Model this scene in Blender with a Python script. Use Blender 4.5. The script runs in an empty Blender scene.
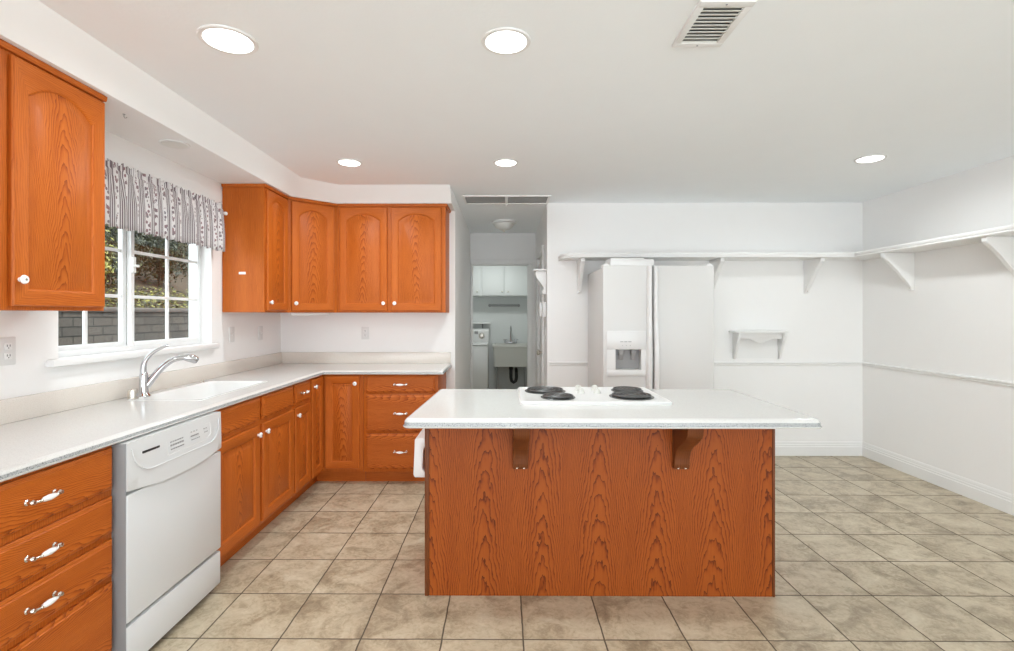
import bpy, bmesh, math, random
from mathutils import Vector, Matrix
random.seed(7)
SC = bpy.context.scene
COL = SC.collection
PI = math.pi

# ---------------------------------------------------------------- camera, world, light, exposure
cam_d = bpy.data.cameras.new('camera')
cam = bpy.data.objects.new('camera', cam_d); COL.objects.link(cam)
cam.location = (0, 0, 1.362)
cam.rotation_euler = (PI / 2, 0, math.radians(0.375))
cam_d.sensor_width = 36.0
cam_d.lens = 504.0 / 1014 * 36
cam_d.shift_x = (507 - 500.8) / 1014
cam_d.shift_y = -(325.5 - 314.3) / 1014
cam_d.clip_start = 0.05
SC.camera = cam

WORLD_STRENGTH = 3.7
DOWNLIGHT_WATTS = 7.0
wd = bpy.data.worlds.new('daylight'); SC.world = wd
wd.use_nodes = True
wd.node_tree.nodes['Background'].inputs[0].default_value = (0.87, 0.935, 0.985, 1)
wd.node_tree.nodes['Background'].inputs[1].default_value = WORLD_STRENGTH

sun_d = bpy.data.lights.new('sun', 'SUN'); sun_d.energy = 3.0; sun_d.angle = 0.01
sun_d.color = (1.0, 0.93, 0.8)
sun = bpy.data.objects.new('sun', sun_d); COL.objects.link(sun)
sun.rotation_euler = Vector((-0.55, -0.25, -0.9)).to_track_quat('-Z', 'Y').to_euler()

VS = SC.view_settings
VS.view_transform = 'Standard'; VS.look = 'None'; VS.gamma = 1.0; VS.use_curve_mapping = False
VS.exposure = 0.31
SC.cycles.max_bounces = 10
SC.cycles.diffuse_bounces = 7
SC.cycles.sample_clamp_indirect = 6.0

# ---------------------------------------------------------------- dimensions (metres)
CEIL = 2.44
XL = -2.055          # left wall
YB = 4.625           # kitchen back wall
YR = 4.886           # fridge wall
XR = 3.46            # right wall
XH0, XH1 = -0.45, 0.417   # hall side walls
YD = 6.70            # laundry doorway wall
YBACK = -2.4         # open end of the room behind the camera
WY0, WY1, WZ0, WZ1 = 2.310, 3.525, 1.155, 2.03   # window opening

# ---------------------------------------------------------------- materials
def newmat(name):
    m = bpy.data.materials.new(name); m.use_nodes = True
    nt = m.node_tree
    return m, nt, nt.nodes['Principled BSDF']

def plain(name, col, rough=0.5, metal=0.0, spec=0.5, bump=0.0, bscale=200, vary=0.0, vscale=6):
    m, nt, b = newmat(name)
    b.inputs['Base Color'].default_value = (*col, 1)
    b.inputs['Roughness'].default_value = rough
    b.inputs['Metallic'].default_value = metal
    b.inputs['Specular IOR Level'].default_value = spec
    tc = nt.nodes.new('ShaderNodeTexCoord')
    if bump:
        n = nt.nodes.new('ShaderNodeTexNoise'); n.inputs['Scale'].default_value = bscale
        bp = nt.nodes.new('ShaderNodeBump'); bp.inputs['Strength'].default_value = bump
        bp.inputs['Distance'].default_value = 0.002
        nt.links.new(tc.outputs['Object'], n.inputs['Vector'])
        nt.links.new(n.outputs['Fac'], bp.inputs['Height'])
        nt.links.new(bp.outputs['Normal'], b.inputs['Normal'])
    n2 = nt.nodes.new('ShaderNodeTexNoise'); n2.inputs['Scale'].default_value = vscale
    nt.links.new(tc.outputs['Object'], n2.inputs['Vector'])
    mx = nt.nodes.new('ShaderNodeMix'); mx.data_type = 'RGBA'
    mx.inputs[6].default_value = tuple(c * (1 - vary) for c in col) + (1,)
    mx.inputs[7].default_value = tuple(min(1, c * (1 + vary)) for c in col) + (1,)
    nt.links.new(n2.outputs['Fac'], mx.inputs[0])
    nt.links.new(mx.outputs[2], b.inputs['Base Color'])
    return m

def N(nt, typ, **kw):
    n = nt.nodes.new(typ)
    for k, v in kw.items(): setattr(n, k, v)
    return n

def mth(nt, op, a, b=None, c=None):
    n = nt.nodes.new('ShaderNodeMath'); n.operation = op
    for i, v in enumerate((a, b, c)):
        if v is None: continue
        if isinstance(v, (int, float)): n.inputs[i].default_value = v
        else: nt.links.new(v, n.inputs[i])
    return n.outputs[0]

def ramp(nt, fac, stops):
    r = nt.nodes.new('ShaderNodeValToRGB')
    e = r.color_ramp.elements
    while len(e) < len(stops): e.new(0.5)
    for i, (p, c) in enumerate(stops):
        e[i].position = p; e[i].color = (*c, 1)
    nt.links.new(fac, r.inputs[0])
    return r.outputs[0]

def oak(name, light, mid, dark, cathedral=True, k=70.0, half=0.1375, freq=15.0, rough=0.42, amount=0.75):
    m, nt, b = newmat(name)
    uv = N(nt, 'ShaderNodeUVMap'); uv.uv_map = 'UVMap'
    sep = N(nt, 'ShaderNodeSeparateXYZ'); nt.links.new(uv.outputs[0], sep.inputs[0])
    oi = N(nt, 'ShaderNodeObjectInfo')
    u, v = sep.outputs[0], sep.outputs[1]
    off = mth(nt, 'MULTIPLY', oi.outputs['Random'], 37.0)
    v2 = mth(nt, 'ADD', v, off)
    def noise(su, sv, detail=2.0, rough_=0.5):
        c = N(nt, 'ShaderNodeCombineXYZ')
        nt.links.new(mth(nt, 'MULTIPLY', u, su), c.inputs[0])
        nt.links.new(mth(nt, 'MULTIPLY', v2, sv), c.inputs[1])
        n = N(nt, 'ShaderNodeTexNoise'); n.inputs['Scale'].default_value = 1.0
        n.inputs['Detail'].default_value = detail; n.inputs['Roughness'].default_value = rough_
        nt.links.new(c.outputs[0], n.inputs['Vector'])
        return n.outputs['Fac']
    warp = noise(7, 1.6)
    warp2 = noise(45, 14)
    uu = mth(nt, 'ADD', u, mth(nt, 'MULTIPLY', mth(nt, 'SUBTRACT', warp, 0.5), 0.075))
    if cathedral:
        p = mth(nt, 'PINGPONG', mth(nt, 'ADD', uu, half * 20), half)
        f = mth(nt, 'ADD', v2, mth(nt, 'MULTIPLY', mth(nt, 'MULTIPLY', p, p), k))
        f = mth(nt, 'MULTIPLY', f, freq)
    else:
        f = mth(nt, 'ADD', mth(nt, 'MULTIPLY', uu, 120.0), mth(nt, 'MULTIPLY', v2, 3.0))
    f = mth(nt, 'ADD', f, mth(nt, 'MULTIPLY', warp2, 1.6))
    band = mth(nt, 'FRACT', f)
    # sharp early wood line that fades slowly
    line = mth(nt, 'POWER', band, 3.2)
    fib = noise(520, 9, 2.0)
    fib = mth(nt, 'SUBTRACT', fib, 0.5)
    soft = noise(16, 1.2)
    fac = mth(nt, 'MULTIPLY', line, amount)
    fac = mth(nt, 'ADD', fac, mth(nt, 'MULTIPLY', fib, 0.9))
    fac = mth(nt, 'ADD', fac, mth(nt, 'MULTIPLY', mth(nt, 'SUBTRACT', soft, 0.5), 0.5))
    fac = mth(nt, 'ADD', fac, 0.12)
    col = ramp(nt, fac, [(0.0, light), (0.45, mid), (1.0, dark)])
    nt.links.new(col, b.inputs['Base Color'])
    b.inputs['Roughness'].default_value = rough
    b.inputs['Specular IOR Level'].default_value = 0.22
    bp = N(nt, 'ShaderNodeBump'); bp.inputs['Strength'].default_value = 0.12; bp.inputs['Distance'].default_value = 0.001
    bp.invert = True
    nt.links.new(fac, bp.inputs['Height']); nt.links.new(bp.outputs[0], b.inputs['Normal'])
    return m

M = {}
OL, OM, OD = (0.54, 0.140, 0.019), (0.40, 0.084, 0.008), (0.18, 0.032, 0.004)
M['oak'] = oak('oak_cathedral', OL, OM, OD)
M['oak_s'] = oak('oak_straight', OL, OM, OD, cathedral=False, amount=0.42)
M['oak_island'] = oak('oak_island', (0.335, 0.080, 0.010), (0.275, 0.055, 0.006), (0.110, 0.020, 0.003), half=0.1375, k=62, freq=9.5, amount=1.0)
M['oak_dark'] = oak('oak_corbel', (0.17, 0.05, 0.014), (0.115, 0.033, 0.010), (0.05, 0.014, 0.006), cathedral=False, amount=0.4)
M['toe'] = plain('toe_kick_brown', (0.16, 0.05, 0.02), 0.6, vary=0.15)
M['wall'] = plain('wall_paint', (0.87, 0.865, 0.855), 0.75, bump=0.15, bscale=90, vary=0.01)
M['ceil'] = plain('ceiling_paint', (0.885, 0.915, 0.93), 0.85, bump=0.25, bscale=70, vary=0.01)
M['trim'] = plain('white_trim_paint', (0.83, 0.83, 0.82), 0.4, vary=0.01)
M['white'] = plain('white_enamel', (0.74, 0.74, 0.73), 0.28, vary=0.01)
M['dishwasher'] = plain('dishwasher_enamel', (0.68, 0.69, 0.695), 0.3, vary=0.01)
M['white_matte'] = plain('white_plastic', (0.80, 0.80, 0.79), 0.45, vary=0.01)
M['fridge'] = plain('fridge_textured_white', (0.67, 0.665, 0.65), 0.4, bump=0.2, bscale=500, vary=0.01)
M['grey'] = plain('grey_plastic', (0.32, 0.32, 0.32), 0.5, vary=0.05)
M['vent_shade'] = plain('duct_shade', (0.10, 0.10, 0.095), 0.8)  # dark tone paints the shade behind the vent louvres
M['dw_side'] = plain('dishwasher_side_grey', (0.27, 0.275, 0.28), 0.5)
M['dark'] = plain('dark_recess', (0.02, 0.02, 0.02), 0.6)
M['black'] = plain('black_enamel', (0.012, 0.012, 0.013), 0.35)
M['coil'] = plain('burner_coil', (0.13, 0.13, 0.13), 0.33, metal=0.7)
M['bowl'] = plain('drip_bowl_metal', (0.16, 0.16, 0.16), 0.25, metal=0.8)
M['chrome'] = plain('chrome', (0.60, 0.60, 0.62), 0.07, metal=1.0)
M['nickel'] = plain('satin_silver', (0.70, 0.66, 0.60), 0.25, metal=1.0)
M['porcelain'] = plain('porcelain', (0.87, 0.86, 0.84), 0.15)
M['sink'] = plain('sink_enamel', (0.83, 0.83, 0.82), 0.12)
M['vinyl'] = plain('window_vinyl', (0.82, 0.83, 0.83), 0.35)
M['rubber'] = plain('black_rubber', (0.01, 0.01, 0.01), 0.5)
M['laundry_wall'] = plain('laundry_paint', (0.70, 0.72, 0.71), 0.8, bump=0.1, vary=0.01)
M['utility'] = plain('utility_plastic', (0.66, 0.66, 0.62), 0.5)
M['bark'] = plain('bark', (0.07, 0.045, 0.03), 0.9, vary=0.3)
M['soil'] = plain('soil', (0.055, 0.04, 0.025), 0.95, bump=0.5, bscale=30, vary=0.4)
M['cap'] = plain('wall_cap_stone', (0.11, 0.10, 0.095), 0.9, bump=0.5, bscale=60, vary=0.2)

def counter_mat(name, col, speck, amt):
    m, nt, b = newmat(name)
    tc = N(nt, 'ShaderNodeTexCoord')
    n = N(nt, 'ShaderNodeTexNoise'); n.inputs['Scale'].default_value = 260; n.inputs['Detail'].default_value = 1
    nt.links.new(tc.outputs['Object'], n.inputs['Vector'])
    r = ramp(nt, n.outputs['Fac'], [(0.36, speck), (0.46, col), (1.0, tuple(min(1, c * 1.04) for c in col))])
    nt.links.new(r, b.inputs['Base Color'])
    b.inputs['Roughness'].default_value = 0.16
    return m
M['counter'] = counter_mat('solid_surface_counter', (0.65, 0.645, 0.625), (0.60, 0.595, 0.57), 0.5)
M['splash'] = counter_mat('solid_surface_splash', (0.74, 0.69, 0.63), (0.69, 0.635, 0.57), 0.5)
M['nosing'] = counter_mat('counter_edge_band', (0.40, 0.41, 0.41), (0.20, 0.21, 0.21), 0.9)

def tile_mat():
    m, nt, b = newmat('floor_tile')
    T = 0.3404; gx, gy = 4.234 * T, 6.20 * T; g = 0.0042
    tc = N(nt, 'ShaderNodeTexCoord')
    sep = N(nt, 'ShaderNodeSeparateXYZ'); nt.links.new(tc.outputs['Object'], sep.inputs[0])
    # small waviness of the hand-set edges
    nz = N(nt, 'ShaderNodeTexNoise'); nz.inputs['Scale'].default_value = 14
    nt.links.new(tc.outputs['Object'], nz.inputs['Vector'])
    wob = mth(nt, 'MULTIPLY', mth(nt, 'SUBTRACT', nz.outputs['Fac'], 0.5), 0.006)
    x = mth(nt, 'DIVIDE', mth(nt, 'ADD', mth(nt, 'SUBTRACT', sep.outputs[0], gx - 40 * T), wob), T)
    y = mth(nt, 'DIVIDE', mth(nt, 'ADD', mth(nt, 'SUBTRACT', sep.outputs[1], gy - 40 * T), wob), T)
    def edge(v):
        f = mth(nt, 'FRACT', v)
        return mth(nt, 'MINIMUM', f, mth(nt, 'SUBTRACT', 1.0, f))
    d = mth(nt, 'MULTIPLY', mth(nt, 'MINIMUM', edge(x), edge(y)), T)
    mask = N(nt, 'ShaderNodeMapRange'); mask.interpolation_type = 'SMOOTHSTEP'
    mask.inputs['From Min'].default_value = g * 0.45; mask.inputs['From Max'].default_value = g * 1.1
    nt.links.new(d, mask.inputs['Value'])
    ids = N(nt, 'ShaderNodeCombineXYZ')
    nt.links.new(mth(nt, 'FLOOR', x), ids.inputs[0]); nt.links.new(mth(nt, 'FLOOR', y), ids.inputs[1])
    wn = N(nt, 'ShaderNodeTexWhiteNoise'); wn.noise_dimensions = '2D'; nt.links.new(ids.outputs[0], wn.inputs['Vector'])
    va = N(nt, 'ShaderNodeVectorMath', operation='MULTIPLY_ADD')
    nt.links.new(wn.outputs['Color'], va.inputs[0]); va.inputs[1].default_value = (30, 30, 30)
    nt.links.new(tc.outputs['Object'], va.inputs[2])
    n1 = N(nt, 'ShaderNodeTexNoise'); n1.inputs['Scale'].default_value = 5.5; n1.inputs['Detail'].default_value = 7
    n1.inputs['Roughness'].default_value = 0.62; n1.inputs['Distortion'].default_value = 0.9
    nt.links.new(va.outputs[0], n1.inputs['Vector'])
    n2 = N(nt, 'ShaderNodeTexNoise'); n2.inputs['Scale'].default_value = 26; n2.inputs['Detail'].default_value = 6
    n2.inputs['Roughness'].default_value = 0.7; n2.inputs['Distortion'].default_value = 1.5
    nt.links.new(va.outputs[0], n2.inputs['Vector'])
    f = mth(nt, 'ADD', mth(nt, 'MULTIPLY', n1.outputs['Fac'], 0.62), mth(nt, 'MULTIPLY', n2.outputs['Fac'], 0.38))
    f = mth(nt, 'ADD', f, mth(nt, 'MULTIPLY', mth(nt, 'SUBTRACT', wn.outputs['Value'], 0.5), 0.05))
    col = ramp(nt, f, [(0.30, (0.185, 0.138, 0.088)), (0.43, (0.35, 0.282, 0.190)), (0.53, (0.51, 0.43, 0.305)), (0.66, (0.62, 0.55, 0.42))])
    mix = N(nt, 'ShaderNodeMix'); mix.data_type = 'RGBA'
    nt.links.new(mask.outputs[0], mix.inputs[0])
    mix.inputs[6].default_value = (0.105, 0.080, 0.055, 1)
    nt.links.new(col, mix.inputs[7])
    nt.links.new(mix.outputs[2], b.inputs['Base Color'])
    rg = N(nt, 'ShaderNodeMapRange'); rg.inputs['To Min'].default_value = 0.9; rg.inputs['To Max'].default_value = 0.34
    nt.links.new(mask.outputs[0], rg.inputs['Value']); nt.links.new(rg.outputs[0], b.inputs['Roughness'])
    b.inputs['Specular IOR Level'].default_value = 0.5
    h = mth(nt, 'ADD', mask.outputs[0], mth(nt, 'MULTIPLY', f, 0.5))
    bp = N(nt, 'ShaderNodeBump'); bp.inputs['Strength'].default_value = 0.35; bp.inputs['Distance'].default_value = 0.003
    nt.links.new(h, bp.inputs['Height']); nt.links.new(bp.outputs[0], b.inputs['Normal'])
    return m
M['tile'] = tile_mat()

def block_mat():
    m, nt, b = newmat('retaining_blocks')
    uv = N(nt, 'ShaderNodeUVMap'); uv.uv_map = 'UVMap'
    br = N(nt, 'ShaderNodeTexBrick')
    br.inputs['Color1'].default_value = (0.10, 0.088, 0.080, 1); br.inputs['Color2'].default_value = (0.155, 0.128, 0.110, 1)
    br.inputs['Mortar'].default_value = (0.02, 0.018, 0.017, 1)
    br.inputs['Scale'].default_value = 1.0; br.inputs['Mortar Size'].default_value = 0.006
    br.inputs['Brick Width'].default_value = 0.25; br.inputs['Row Height'].default_value = 0.095
    nt.links.new(uv.outputs[0], br.inputs['Vector'])
    n = N(nt, 'ShaderNodeTexNoise'); n.inputs['Scale'].default_value = 25; n.inputs['Detail'].default_value = 5
    nt.links.new(uv.outputs[0], n.inputs['Vector'])
    mx = N(nt, 'ShaderNodeMix'); mx.data_type = 'RGBA'; mx.blend_type = 'MULTIPLY'; mx.inputs[0].default_value = 0.6
    nt.links.new(br.outputs['Color'], mx.inputs[6]); nt.links.new(n.outputs['Fac'], mx.inputs[7])
    nt.links.new(mx.outputs[2], b.inputs['Base Color']); b.inputs['Roughness'].default_value = 0.95
    bp = N(nt, 'ShaderNodeBump'); bp.inputs['Strength'].default_value = 0.8; bp.inputs['Distance'].default_value = 0.02
    bp.invert = True
    nt.links.new(br.outputs['Fac'], bp.inputs['Height']); nt.links.new(bp.outputs[0], b.inputs['Normal'])
    return m
M['block'] = block_mat()

def leaf_mat(name, a, c):
    m, nt, b = newmat(name)
    tc = N(nt, 'ShaderNodeTexCoord')
    n = N(nt, 'ShaderNodeTexNoise'); n.inputs['Scale'].default_value = 9
    nt.links.new(tc.outputs['Object'], n.inputs['Vector'])
    nt.links.new(ramp(nt, n.outputs['Fac'], [(0.3, a), (0.7, c)]), b.inputs['Base Color'])
    b.inputs['Roughness'].default_value = 0.6
    return m
M['leaf_dark'] = leaf_mat('leaf_dark', (0.012, 0.016, 0.006), (0.040, 0.042, 0.015))
M['leaf_mid'] = leaf_mat('leaf_mid', (0.03, 0.034, 0.010), (0.09, 0.085, 0.025))
M['leaf_lime'] = leaf_mat('leaf_lime', (0.11, 0.115, 0.02), (0.32, 0.30, 0.07))

def glass_mat():
    m, nt, b = newmat('window_glass')
    nt.nodes.remove(b)
    out = nt.nodes['Material Output']
    t = N(nt, 'ShaderNodeBsdfTransparent'); t.inputs[0].default_value = (0.90, 0.92, 0.91, 1)
    g = N(nt, 'ShaderNodeBsdfGlossy'); g.inputs['Roughness'].default_value = 0.02
    fr = N(nt, 'ShaderNodeLayerWeight'); fr.inputs[0].default_value = 0.5
    fo = mth(nt, 'MULTIPLY_ADD', mth(nt, 'POWER', fr.outputs['Facing'], 5.0), 0.5, 0.035)
    mx = N(nt, 'ShaderNodeMixShader')
    nt.links.new(fo, mx.inputs[0]); nt.links.new(t.outputs[0], mx.inputs[1]); nt.links.new(g.outputs[0], mx.inputs[2])
    nt.links.new(mx.outputs[0], out.inputs[0])
    return m
M['glass'] = glass_mat()

def frosted():
    m, nt, b = newmat('frosted_glass')
    b.inputs['Base Color'].default_value = (0.75, 0.74, 0.70, 1); b.inputs['Roughness'].default_value = 0.3
    return m
M['frosted'] = frosted()

def lens_mat(name, strength):
    m, nt, b = newmat(name)
    b.inputs['Base Color'].default_value = (0.9, 0.9, 0.9, 1)
    b.inputs['Emission Color'].default_value = (1.0, 0.985, 0.96, 1)
    b.inputs['Emission Strength'].default_value = strength
    return m
M['lens'] = lens_mat('lit_lens', 4.0)

def fabric_mat():
    m, nt, b = newmat('valance_fabric')
    uv = N(nt, 'ShaderNodeUVMap'); uv.uv_map = 'UVMap'
    sep = N(nt, 'ShaderNodeSeparateXYZ'); nt.links.new(uv.outputs[0], sep.inputs[0])
    u, v = sep.outputs[0], sep.outputs[1]
    P = 0.088
    t = mth(nt, 'FRACT', mth(nt, 'DIVIDE', u, P))
    # woven stripe group on the first half of each repeat
    s = mth(nt, 'SINE', mth(nt, 'MULTIPLY', t, 2 * PI * 9.0))
    s = mth(nt, 'GREATER_THAN', s, -0.35)
    ing = mth(nt, 'LESS_THAN', t, 0.56)
    stripe = mth(nt, 'MULTIPLY', s, ing)
    # sprig column in the second half
    c = mth(nt, 'ABSOLUTE', mth(nt, 'SUBTRACT', t, 0.78))
    cv = N(nt, 'ShaderNodeCombineXYZ')
    nt.links.new(mth(nt, 'MULTIPLY', u, 62), cv.inputs[0]); nt.links.new(mth(nt, 'MULTIPLY', v, 46), cv.inputs[1])
    vo = N(nt, 'ShaderNodeTexVoronoi'); vo.inputs['Scale'].default_value = 1.0
    nt.links.new(cv.outputs[0], vo.inputs['Vector'])
    spot = mth(nt, 'MULTIPLY', mth(nt, 'LESS_THAN', vo.outputs['Distance'], 0.44), mth(nt, 'LESS_THAN', c, 0.17))
    hue = N(nt, 'ShaderNodeMix'); hue.data_type = 'RGBA'
    nt.links.new(vo.outputs['Color'], hue.inputs[0])
    hue.inputs[6].default_value = (0.30, 0.16, 0.17, 1); hue.inputs[7].default_value = (0.20, 0.20, 0.22, 1)
    m1 = N(nt, 'ShaderNodeMix'); m1.data_type = 'RGBA'
    nt.links.new(stripe, m1.inputs[0]); m1.inputs[6].default_value = (0.72, 0.70, 0.70, 1); m1.inputs[7].default_value = (0.19, 0.155, 0.165, 1)
    m2 = N(nt, 'ShaderNodeMix'); m2.data_type = 'RGBA'
    nt.links.new(spot, m2.inputs[0]); nt.links.new(m1.outputs[2], m2.inputs[6]); nt.links.new(hue.outputs[2], m2.inputs[7])
    nt.links.new(m2.outputs[2], b.inputs['Base Color']); b.inputs['Roughness'].default_value = 0.9
    return m
M['fabric'] = fabric_mat()

# ---------------------------------------------------------------- mesh helpers
class MB:
    """Collects shapes; build() links them as ONE mesh object."""
    def __init__(self, grain='z'):
        self.bm = bmesh.new(); self.g = self.bm.faces.layers.int.new('g'); self.grain = grain
        self.uvl = self.bm.loops.layers.uv.new('UVMap'); self.fixed = self.bm.faces.layers.int.new('fixed')
    def face(self, vs, mi=0, g=0):
        try: f = self.bm.faces.new(vs)
        except ValueError: return None
        f.material_index = mi; f[self.g] = g
        return f
    def box(self, x0, x1, y0, y1, z0, z1, bev=0.0, mi=0, g=0, seg=2, rot=None):
        before = set(self.bm.faces)
        r = bmesh.ops.create_cube(self.bm, size=1.0)
        mat = Matrix.Translation(((x0 + x1) / 2, (y0 + y1) / 2, (z0 + z1) / 2))
        if rot is not None: mat = mat @ rot
        mat = mat @ Matrix.Diagonal((abs(x1 - x0), abs(y1 - y0), abs(z1 - z0), 1))
        bmesh.ops.transform(self.bm, matrix=mat, verts=r['verts'])
        if bev > 0:
            es = list({e for v in r['verts'] for e in v.link_edges})
            bmesh.ops.bevel(self.bm, geom=es, offset=bev, segments=seg, profile=0.5, affect='EDGES', clamp_overlap=True)
        for f in self.bm.faces:
            if f not in before: f.material_index = mi; f[self.g] = g
        return self
    def tube(self, pts, rad, seg=12, mi=0, caps=True):
        pts = [Vector(p) for p in pts]; n = len(pts)
        rad = [rad] * n if isinstance(rad, (int, float)) else rad
        rings = []; prev = None
        for i, p in enumerate(pts):
            t = (pts[min(i + 1, n - 1)] - pts[max(i - 1, 0)]).normalized()
            if prev is None:
                a = Vector((0, 0, 1)) if abs(t.z) < 0.9 else Vector((1, 0, 0))
                prev = (a - t * a.dot(t)).normalized()
            prev = (prev - t * prev.dot(t)).normalized()
            b = t.cross(prev)
            rings.append([self.bm.verts.new(p + (prev * math.cos(2 * PI * j / seg) + b * math.sin(2 * PI * j / seg)) * rad[i]) for j in range(seg)])
        for a, b in zip(rings, rings[1:]):
            for j in range(seg): self.face([a[j], a[(j + 1) % seg], b[(j + 1) % seg], b[j]], mi)
        if caps: self.face(list(reversed(rings[0])), mi); self.face(rings[-1], mi)
        return self
    def lathe(self, prof, origin=(0, 0, 0), axis='z', seg=24, mi=0):
        """prof: (radius, height) pairs along the axis."""
        o = Vector(origin); rings = []
        for r, h in prof:
            ring = []
            for j in range(seg if r > 1e-6 else 1):
                c, s = math.cos(2 * PI * j / seg) * r, math.sin(2 * PI * j / seg) * r
                p = {'z': Vector((c, s, h)), 'y': Vector((c, h, s)), 'x': Vector((h, c, s)), '-y': Vector((c, -h, -s)), '-z': Vector((c, -s, -h)), '-x': Vector((-h, -c, s))}[axis]
                ring.append(self.bm.verts.new(o + p))
            rings.append(ring)
        for a, b in zip(rings, rings[1:]):
            for j in range(seg):
                k = (j + 1) % seg
                vs = []
                for v in (a[j % len(a)], a[k % len(a)], b[k % len(b)], b[j % len(b)]):
                    if v not in vs: vs.append(v)
                if len(vs) > 2: self.face(vs, mi)
        if len(rings[0]) > 1: self.face(list(reversed(rings[0])), mi)
        if len(rings[-1]) > 1: self.face(rings[-1], mi)
        return self
    def prism(self, poly, a0, a1, axis='z', mi=0, g=0, bev=0.0):
        def P(u, v, a): return {'z': (u, v, a), 'y': (u, a, v), 'x': (a, u, v)}[axis]
        A = [self.bm.verts.new(P(u, v, a0)) for u, v in poly]; B = [self.bm.verts.new(P(u, v, a1)) for u, v in poly]
        fs = [self.face(A, mi, g), self.face(list(reversed(B)), mi, g)]
        for i in range(len(poly)):
            j = (i + 1) % len(poly); fs.append(self.face([A[j], A[i], B[i], B[j]], mi, g))
        bmesh.ops.recalc_face_normals(self.bm, faces=[f for f in fs if f])
        if bev:
            es = list({e for v in A + B for e in v.link_edges})
            bmesh.ops.bevel(self.bm, geom=es, offset=bev, segments=2, profile=0.5, affect='EDGES', clamp_overlap=True)
        return self
    def loops(self, loops, mi=0, gs=None, cap0=False, cap1=False, closed=True):
        L = [[self.bm.verts.new(p) for p in lp] for lp in loops]; fs = []
        n = len(L[0])
        for k, (a, b) in enumerate(zip(L, L[1:])):
            for j in range(n if closed else n - 1):
                i = (j + 1) % n
                f = self.face([a[j], a[i], b[i], b[j]], mi, gs[j] if gs else 0)
                if f: fs.append(f)
        if cap0: fs.append(self.face(list(reversed(L[0])), mi))
        if cap1: fs.append(self.face(L[-1], mi))
        return fs
    def sweep(self, path, prof, closed=False, mi=0, cap=True, dz=0.0, mis=None):
        """profile of (outward offset, z) along a plan path; outward is right of travel."""
        n = len(path); rows = []
        for i in range(n):
            p = Vector(path[i]).to_2d()
            d = []
            if closed or i > 0: d.append((p - Vector(path[i - 1]).to_2d()).normalized())
            if closed or i < n - 1: d.append((Vector(path[(i + 1) % n]).to_2d() - p).normalized())
            ns = [Vector((t.y, -t.x)) for t in d]
            m = sum(ns, Vector((0, 0))); m.normalize(); s = 1 / max(0.3, m.dot(ns[0]))
            rows.append([(p.x + m.x * s * o, p.y + m.y * s * o, z + dz) for o, z in prof])
        if closed: rows.append(rows[0])
        L = [[self.bm.verts.new(q) for q in r] for r in rows]
        k = len(prof)
        fs = []
        for a, b in zip(L, L[1:]):
            for j in range(k):
                fs.append(self.face([a[j], b[j], b[(j + 1) % k], a[(j + 1) % k]], mis[j] if mis else mi))
        if cap and not closed:
            fs.append(self.face(list(reversed(L[0])), mi)); fs.append(self.face(L[-1], mi))
        bmesh.ops.remove_doubles(self.bm, verts=[v for r in L for v in r], dist=1e-6)
        return self
    def build(self, name, mats, parent=None, loc=(0, 0, 0), angle=35, ugrain=None, recalc=True):
        bm = self.bm; gr = ugrain or self.grain
        if recalc: bmesh.ops.recalc_face_normals(bm, faces=bm.faces)
        alt = {'z': 'x', 'x': 'z', 'y': 'x'}
        ix = {'x': 0, 'y': 1, 'z': 2}
        for f in bm.faces:
            if f[self.fixed]: continue
            ga = alt[gr] if f[self.g] else gr
            nrm = f.normal; dom = max(range(3), key=lambda i: abs(nrm[i]))
            axes = [i for i in range(3) if i != dom]
            if ix[ga] in axes: va = ix[ga]; ua = [i for i in axes if i != va][0]
            else: ua, va = axes
            for l in f.loops: l[self.uvl].uv = (l.vert.co[ua], l.vert.co[va])
        me = bpy.data.meshes.new(name); bm.to_mesh(me); bm.free()
        if not isinstance(mats, (list, tuple)): mats = [mats]
        for m in mats: me.materials.append(M[m] if isinstance(m, str) else m)
        me.shade_smooth(); me.set_sharp_from_angle(angle=math.radians(angle))
        o = bpy.data.objects.new(name, me); COL.objects.link(o); o.location = loc
        if parent: o.parent = parent
        return o

def tag(o, label=None, cat=None, group=None, kind=None):
    if label: o['label'] = label
    if cat: o['category'] = cat
    if group: o['group'] = group
    if kind: o['kind'] = kind
    return o
def thing(name, label, cat, loc=(0, 0, 0), rz=0, group=None):
    o = bpy.data.objects.new(name, None); COL.objects.link(o); o.location = loc; o.rotation_euler = (0, 0, rz)
    o.empty_display_size = 0.1
    return tag(o, label, cat, group)
def copy_tree(o, parent=None):
    c = o.copy(); COL.objects.link(c)
    if parent: c.parent = parent
    for ch in list(o.children): copy_tree(ch, c)
    return c
def struct(o, label=None): return tag(o, label, None, None, 'structure')

# ---------------------------------------------------------------- room shell
mb = MB(); mb.box(XL - 0.2, XR + 0.2, YBACK, 9.0, -0.08, 0)
struct(mb.build('floor', 'tile'))
mb = MB(); mb.box(XL - 0.2, XR + 0.2, YBACK, 9.0, CEIL, CEIL + 0.1)
struct(mb.build('ceiling', 'ceil'))
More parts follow.
